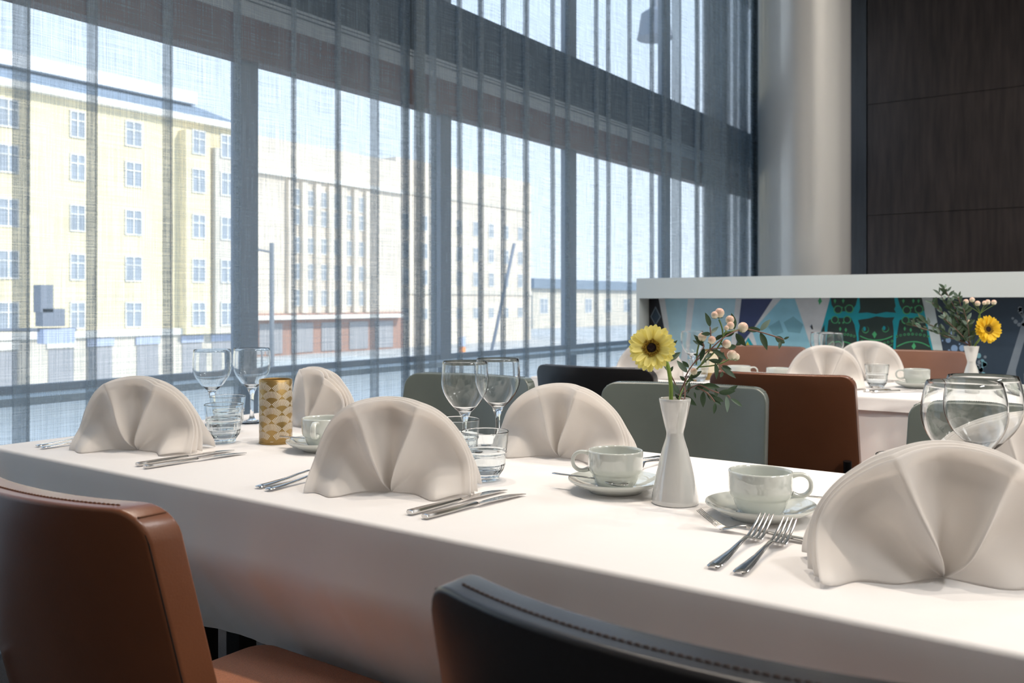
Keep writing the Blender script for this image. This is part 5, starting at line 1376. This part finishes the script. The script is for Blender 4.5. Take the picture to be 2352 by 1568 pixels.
TWIGS = [[(0.0213, 0.0258), (0.0254, 0.0409), (0.0337, 0.0595), (0.0516, 0.0829), (0.0681, 0.0994), (0.0928, 0.109), (0.1148, 0.1125), (0.1341, 0.1083), (0.1513, 0.1021), (0.1629, 0.0973)], [(0.0502, 0.0911), (0.0502, 0.1063), (0.0502, 0.1173)], [(0.0516, 0.0829), (0.0777, 0.0843), (0.0969, 0.0863)], [(0.0323, 0.0568), (0.0419, 0.0856), (0.0364, 0.0911)], [(0.0144, 0.0004), (0.0048, 0.0258), (-0.0034, 0.0416), (-0.0103, 0.0595), (-0.0138, 0.0753)], [(0.0653, 0.0581), (0.0715, 0.0526), (0.0804, 0.0471)], [(0.0516, 0.0815), (0.0626, 0.0719), (0.0694, 0.0609)], [(0.009, 0.0009), (0.0152, 0.0135), (0.0265, 0.0361)], [(0.0152, 0.0059), (0.0378, 0.0223), (0.0554, 0.016), (0.0667, 0.0122), (0.0805, 0.0097), (0.0893, 0.0022)], [(0.0378, 0.0185), (0.0504, 0.011), (0.0592, -0.0016)]]
GREENS = [[(0.0254, 0.0251), (0.0392, 0.0499), (0.0543, 0.0719), (0.0667, 0.0939), (0.0694, 0.1118), (0.066, 0.1283)], [(0.0392, 0.0513), (0.0612, 0.0554), (0.0818, 0.0616), (0.0901, 0.0664)], [(0.0667, 0.0939), (0.0736, 0.1076), (0.0832, 0.1159)], [(0.0736, 0.1076), (0.0956, 0.1104), (0.1066, 0.1118)], [(0.0364, 0.0554), (0.0351, 0.0774), (0.0371, 0.0953)], [(0.0667, 0.0911), (0.0729, 0.0856)], [(0.0419, 0.054), (0.0502, 0.0774), (0.0509, 0.0925)], [(0.0254, 0.0251), (0.0323, 0.0389)]]

rg = random.Random(21)
def depth(r, u): return 0.020 * math.sin(r * 60 + 1.0) + 0.016 * math.sin(u * 47) 
sp1 = empty('eucalyptus_sprig', V1); tag(sp1, 'leafy eucalyptus sprig arching right from the foreground vase', 'leafy sprig', 'eucalyptus sprigs')
for i, tw in enumerate(TWIGS):
    pts = [bq(a, b_, depth(a, b_)) for a, b_ in tw]
    if i in (0, 4, 7): pts = [Vector((.002 * i - .006, .004, .100))] + [bq(tw[0][0] * .5 + .004, -.004, .0)] + pts
    MB().tube(smooth_path(pts, 4), [0.0011] * (4 * (len(pts) - 1)) + [0.0006], 6).build('twig', 'twig', sp1, smooth=True)
for i, (a, b_) in enumerate(LEAVES):
    p0 = bq(a[0], a[1], depth(*a)); p1 = bq(b_[0], b_[1], depth(*a) + rg.uniform(-.012, .012))
    put_leaf(sp1, p0, p1, rg, LEAF[2] if i % 7 == 3 else LEAF[1] if i % 4 == 1 else LEAF[0])
sb = empty('berry_sprig', V1); tag(sb, 'sprig of cream pink hypericum berries in the foreground vase', 'berry sprig', 'berry sprigs')
for i, tw in enumerate(GREENS):
    pts = [bq(a, b_, depth(a, b_) + .004) for a, b_ in tw]
    if i == 0: pts = [Vector((.006, .003, .100)), bq(.006, -.004, 0)] + pts
    MB().tube(smooth_path(pts, 4), 0.0013, 6).build('twig', 'twig_green', sb, smooth=True)
for i, (a, b_, r_) in enumerate(BERRIES):
    o_ = mesh_obj('berry', BERRY, sb)
    o_.location = bq(a, b_, depth(a, b_) - .004); o_.scale = (r_,) * 3
    o_.rotation_euler = (R(rg.uniform(-25, 25)), R(rg.uniform(-25, 25)), 0)
    mesh_obj('sepal', SEPAL, o_)

# rear bouquet
sp2 = empty('eucalyptus_sprig', V2); tag(sp2, 'bushy eucalyptus sprig leaning left from the rear vase', 'leafy sprig', 'eucalyptus sprigs')
for (tr_, tu_) in ((-.085, .205), (-.135, .155), (-.075, .150), (-.165, .090), (-.045, .135), (-.11, .10), (-.20, .075), (-.10, .19), (-.06, .175)):
    dd = rg.uniform(-.04, .04)
    pts = [Vector((0, .002, .11)), bq(-.004, 0, 0), bq(tr_ * .45, tu_ * .5, dd * .5), bq(tr_, tu_, dd)]
    pp = smooth_path(pts, 6)
    MB().tube(pp, .0012, 5).build('twig', 'twig', sp2, smooth=True)
    for k in range(8, len(pp)):
        for sd in (-1, 1):
            L = rg.uniform(.020, .034)
            ang = rg.uniform(.3, 1.2) * sd
            di = (RT * (tr_ / .2 + math.sin(ang)) + UP * math.cos(ang) + FW * rg.uniform(-.6, .6)).normalized()
            put_leaf(sp2, pp[k], pp[k] + di * L, rg, LEAF[rg.choice((0, 1, 2))])
sb2 = empty('berry_sprig', V2); tag(sb2, 'sprig of pink hypericum berries above the rear gerbera', 'berry sprig', 'berry sprigs')
for (a, b_, r_) in ((-.013, .158, .0095), (.009, .165, .0090), (.028, .152, .0095), (.052, .154, .0075), (.064, .157, .0090), (.086, .156, .0090), (-.010, .090, .0090)):
    pts = [Vector((.003, .003, .11)), bq(.010, 0, .01), bq(.028, .08, .012), bq(.036, .115, .012), bq(a, b_ - r_, .012)]
    if b_ < .1: pts = [Vector((.003, .003, .11)), bq(.006, .0, .01), bq(a, b_ - r_, .012)]
    MB().tube(smooth_path(pts, 4), .0013, 5).build('twig', 'twig_green', sb2, smooth=True)
    o_ = mesh_obj('berry', BERRY, sb2); o_.location = bq(a, b_, .012); o_.scale = (r_,) * 3
    mesh_obj('sepal', SEPAL, o_)


# ================================================================== CEILING SPOTLIGHTS
def spotlight(x, y, watts, label, col=SPOT_COL, size=R(70), blend=0.6):
    r = empty('ceiling_spotlight', (x, y, CEIL))
    tag(r, label, 'spotlight', 'recessed ceiling spotlights')
    MB().lathe([(0.045, -0.012), (0.06, -0.012), (0.062, 0.0), (0.045, 0.0)], 24, closed=True).build('trim_ring', 'metal_dark', r, smooth=True, sharp=R(40))
    ld = bpy.data.lights.new('spot', 'SPOT')
    ld.energy = watts; ld.color = col; ld.spot_size = size; ld.spot_blend = blend; ld.shadow_soft_size = 0.045
    lo = bpy.data.objects.new('lamp_beam', ld); lo.location = (0, 0, -0.02)
    link(lo, r)
    return r
for (x, y, k, l) in ((-1.75, 1.60, 1.0, 'over the left end of the foreground table'), (-0.95, 1.60, 1.0, 'over the middle of the foreground table'), (-0.1, 1.55, 1.0, 'over the right end of the foreground table'),
                  (-1.6, 3.05, .9, 'over the left end of the rear table'), (-0.7, 3.05, .9, 'over the middle of the rear table'), (0.3, 3.05, .9, 'over the right end of the rear table'),
                  (1.6, 1.5, .8, 'over the aisle beside the foreground table'), (1.6, 4.0, .8, 'over the aisle beside the rear table')):
    spotlight(x, y, SPOT_W * k, 'recessed ceiling spotlight ' + l)
mat('diffuser', (0.9, 0.9, 0.88, 1), 0.6)
def fill_panel(x, y, watts, label):  # panels added out of view to lift the ambient light
    r = empty('added_fill_panel', (x, y, CEIL))
    tag(r, label, 'ceiling light', 'added fill light panels')
    MB().box(-.32, .32, -.62, .62, -.035, 0).build('housing', 'white_panel', r)
    ld = bpy.data.lights.new('panel', 'AREA'); ld.shape = 'RECTANGLE'; ld.size = 0.58; ld.size_y = 1.18; ld.energy = watts; ld.color = (1.0, 0.985, 0.97)
    lo = bpy.data.objects.new('fill_glow', ld); lo.location = (0, 0, -.04); link(lo, r)
for (x, y, l) in ((2.9, 0.6, 'by the right wall beside the camera'),
               (2.9, 3.2, 'by the right wall beside the rear table'), (1.2, 6.6, 'by the dark panelled wall at the right')):
    fill_panel(x, y, FILL_W, 'added unseen fill light panel ' + l)
for (x, l) in ((-1.75, 'left'), (-0.9, 'middle'), (0.0, 'right')):  # extra spots added only to brighten the divider front and its mural
    r = spotlight(x, 2.55, SPOT_W * 1.1, 'added tilted fill spotlight washing the %s part of the divider' % l, col=(1.0, 0.93, 0.85), size=R(48), blend=0.8)
    lo = [c_ for c_ in r.children if c_.type == 'LIGHT'][0]
    lo.rotation_euler = (R(33), 0, 0)
    lo.data.shadow_soft_size = 0.4
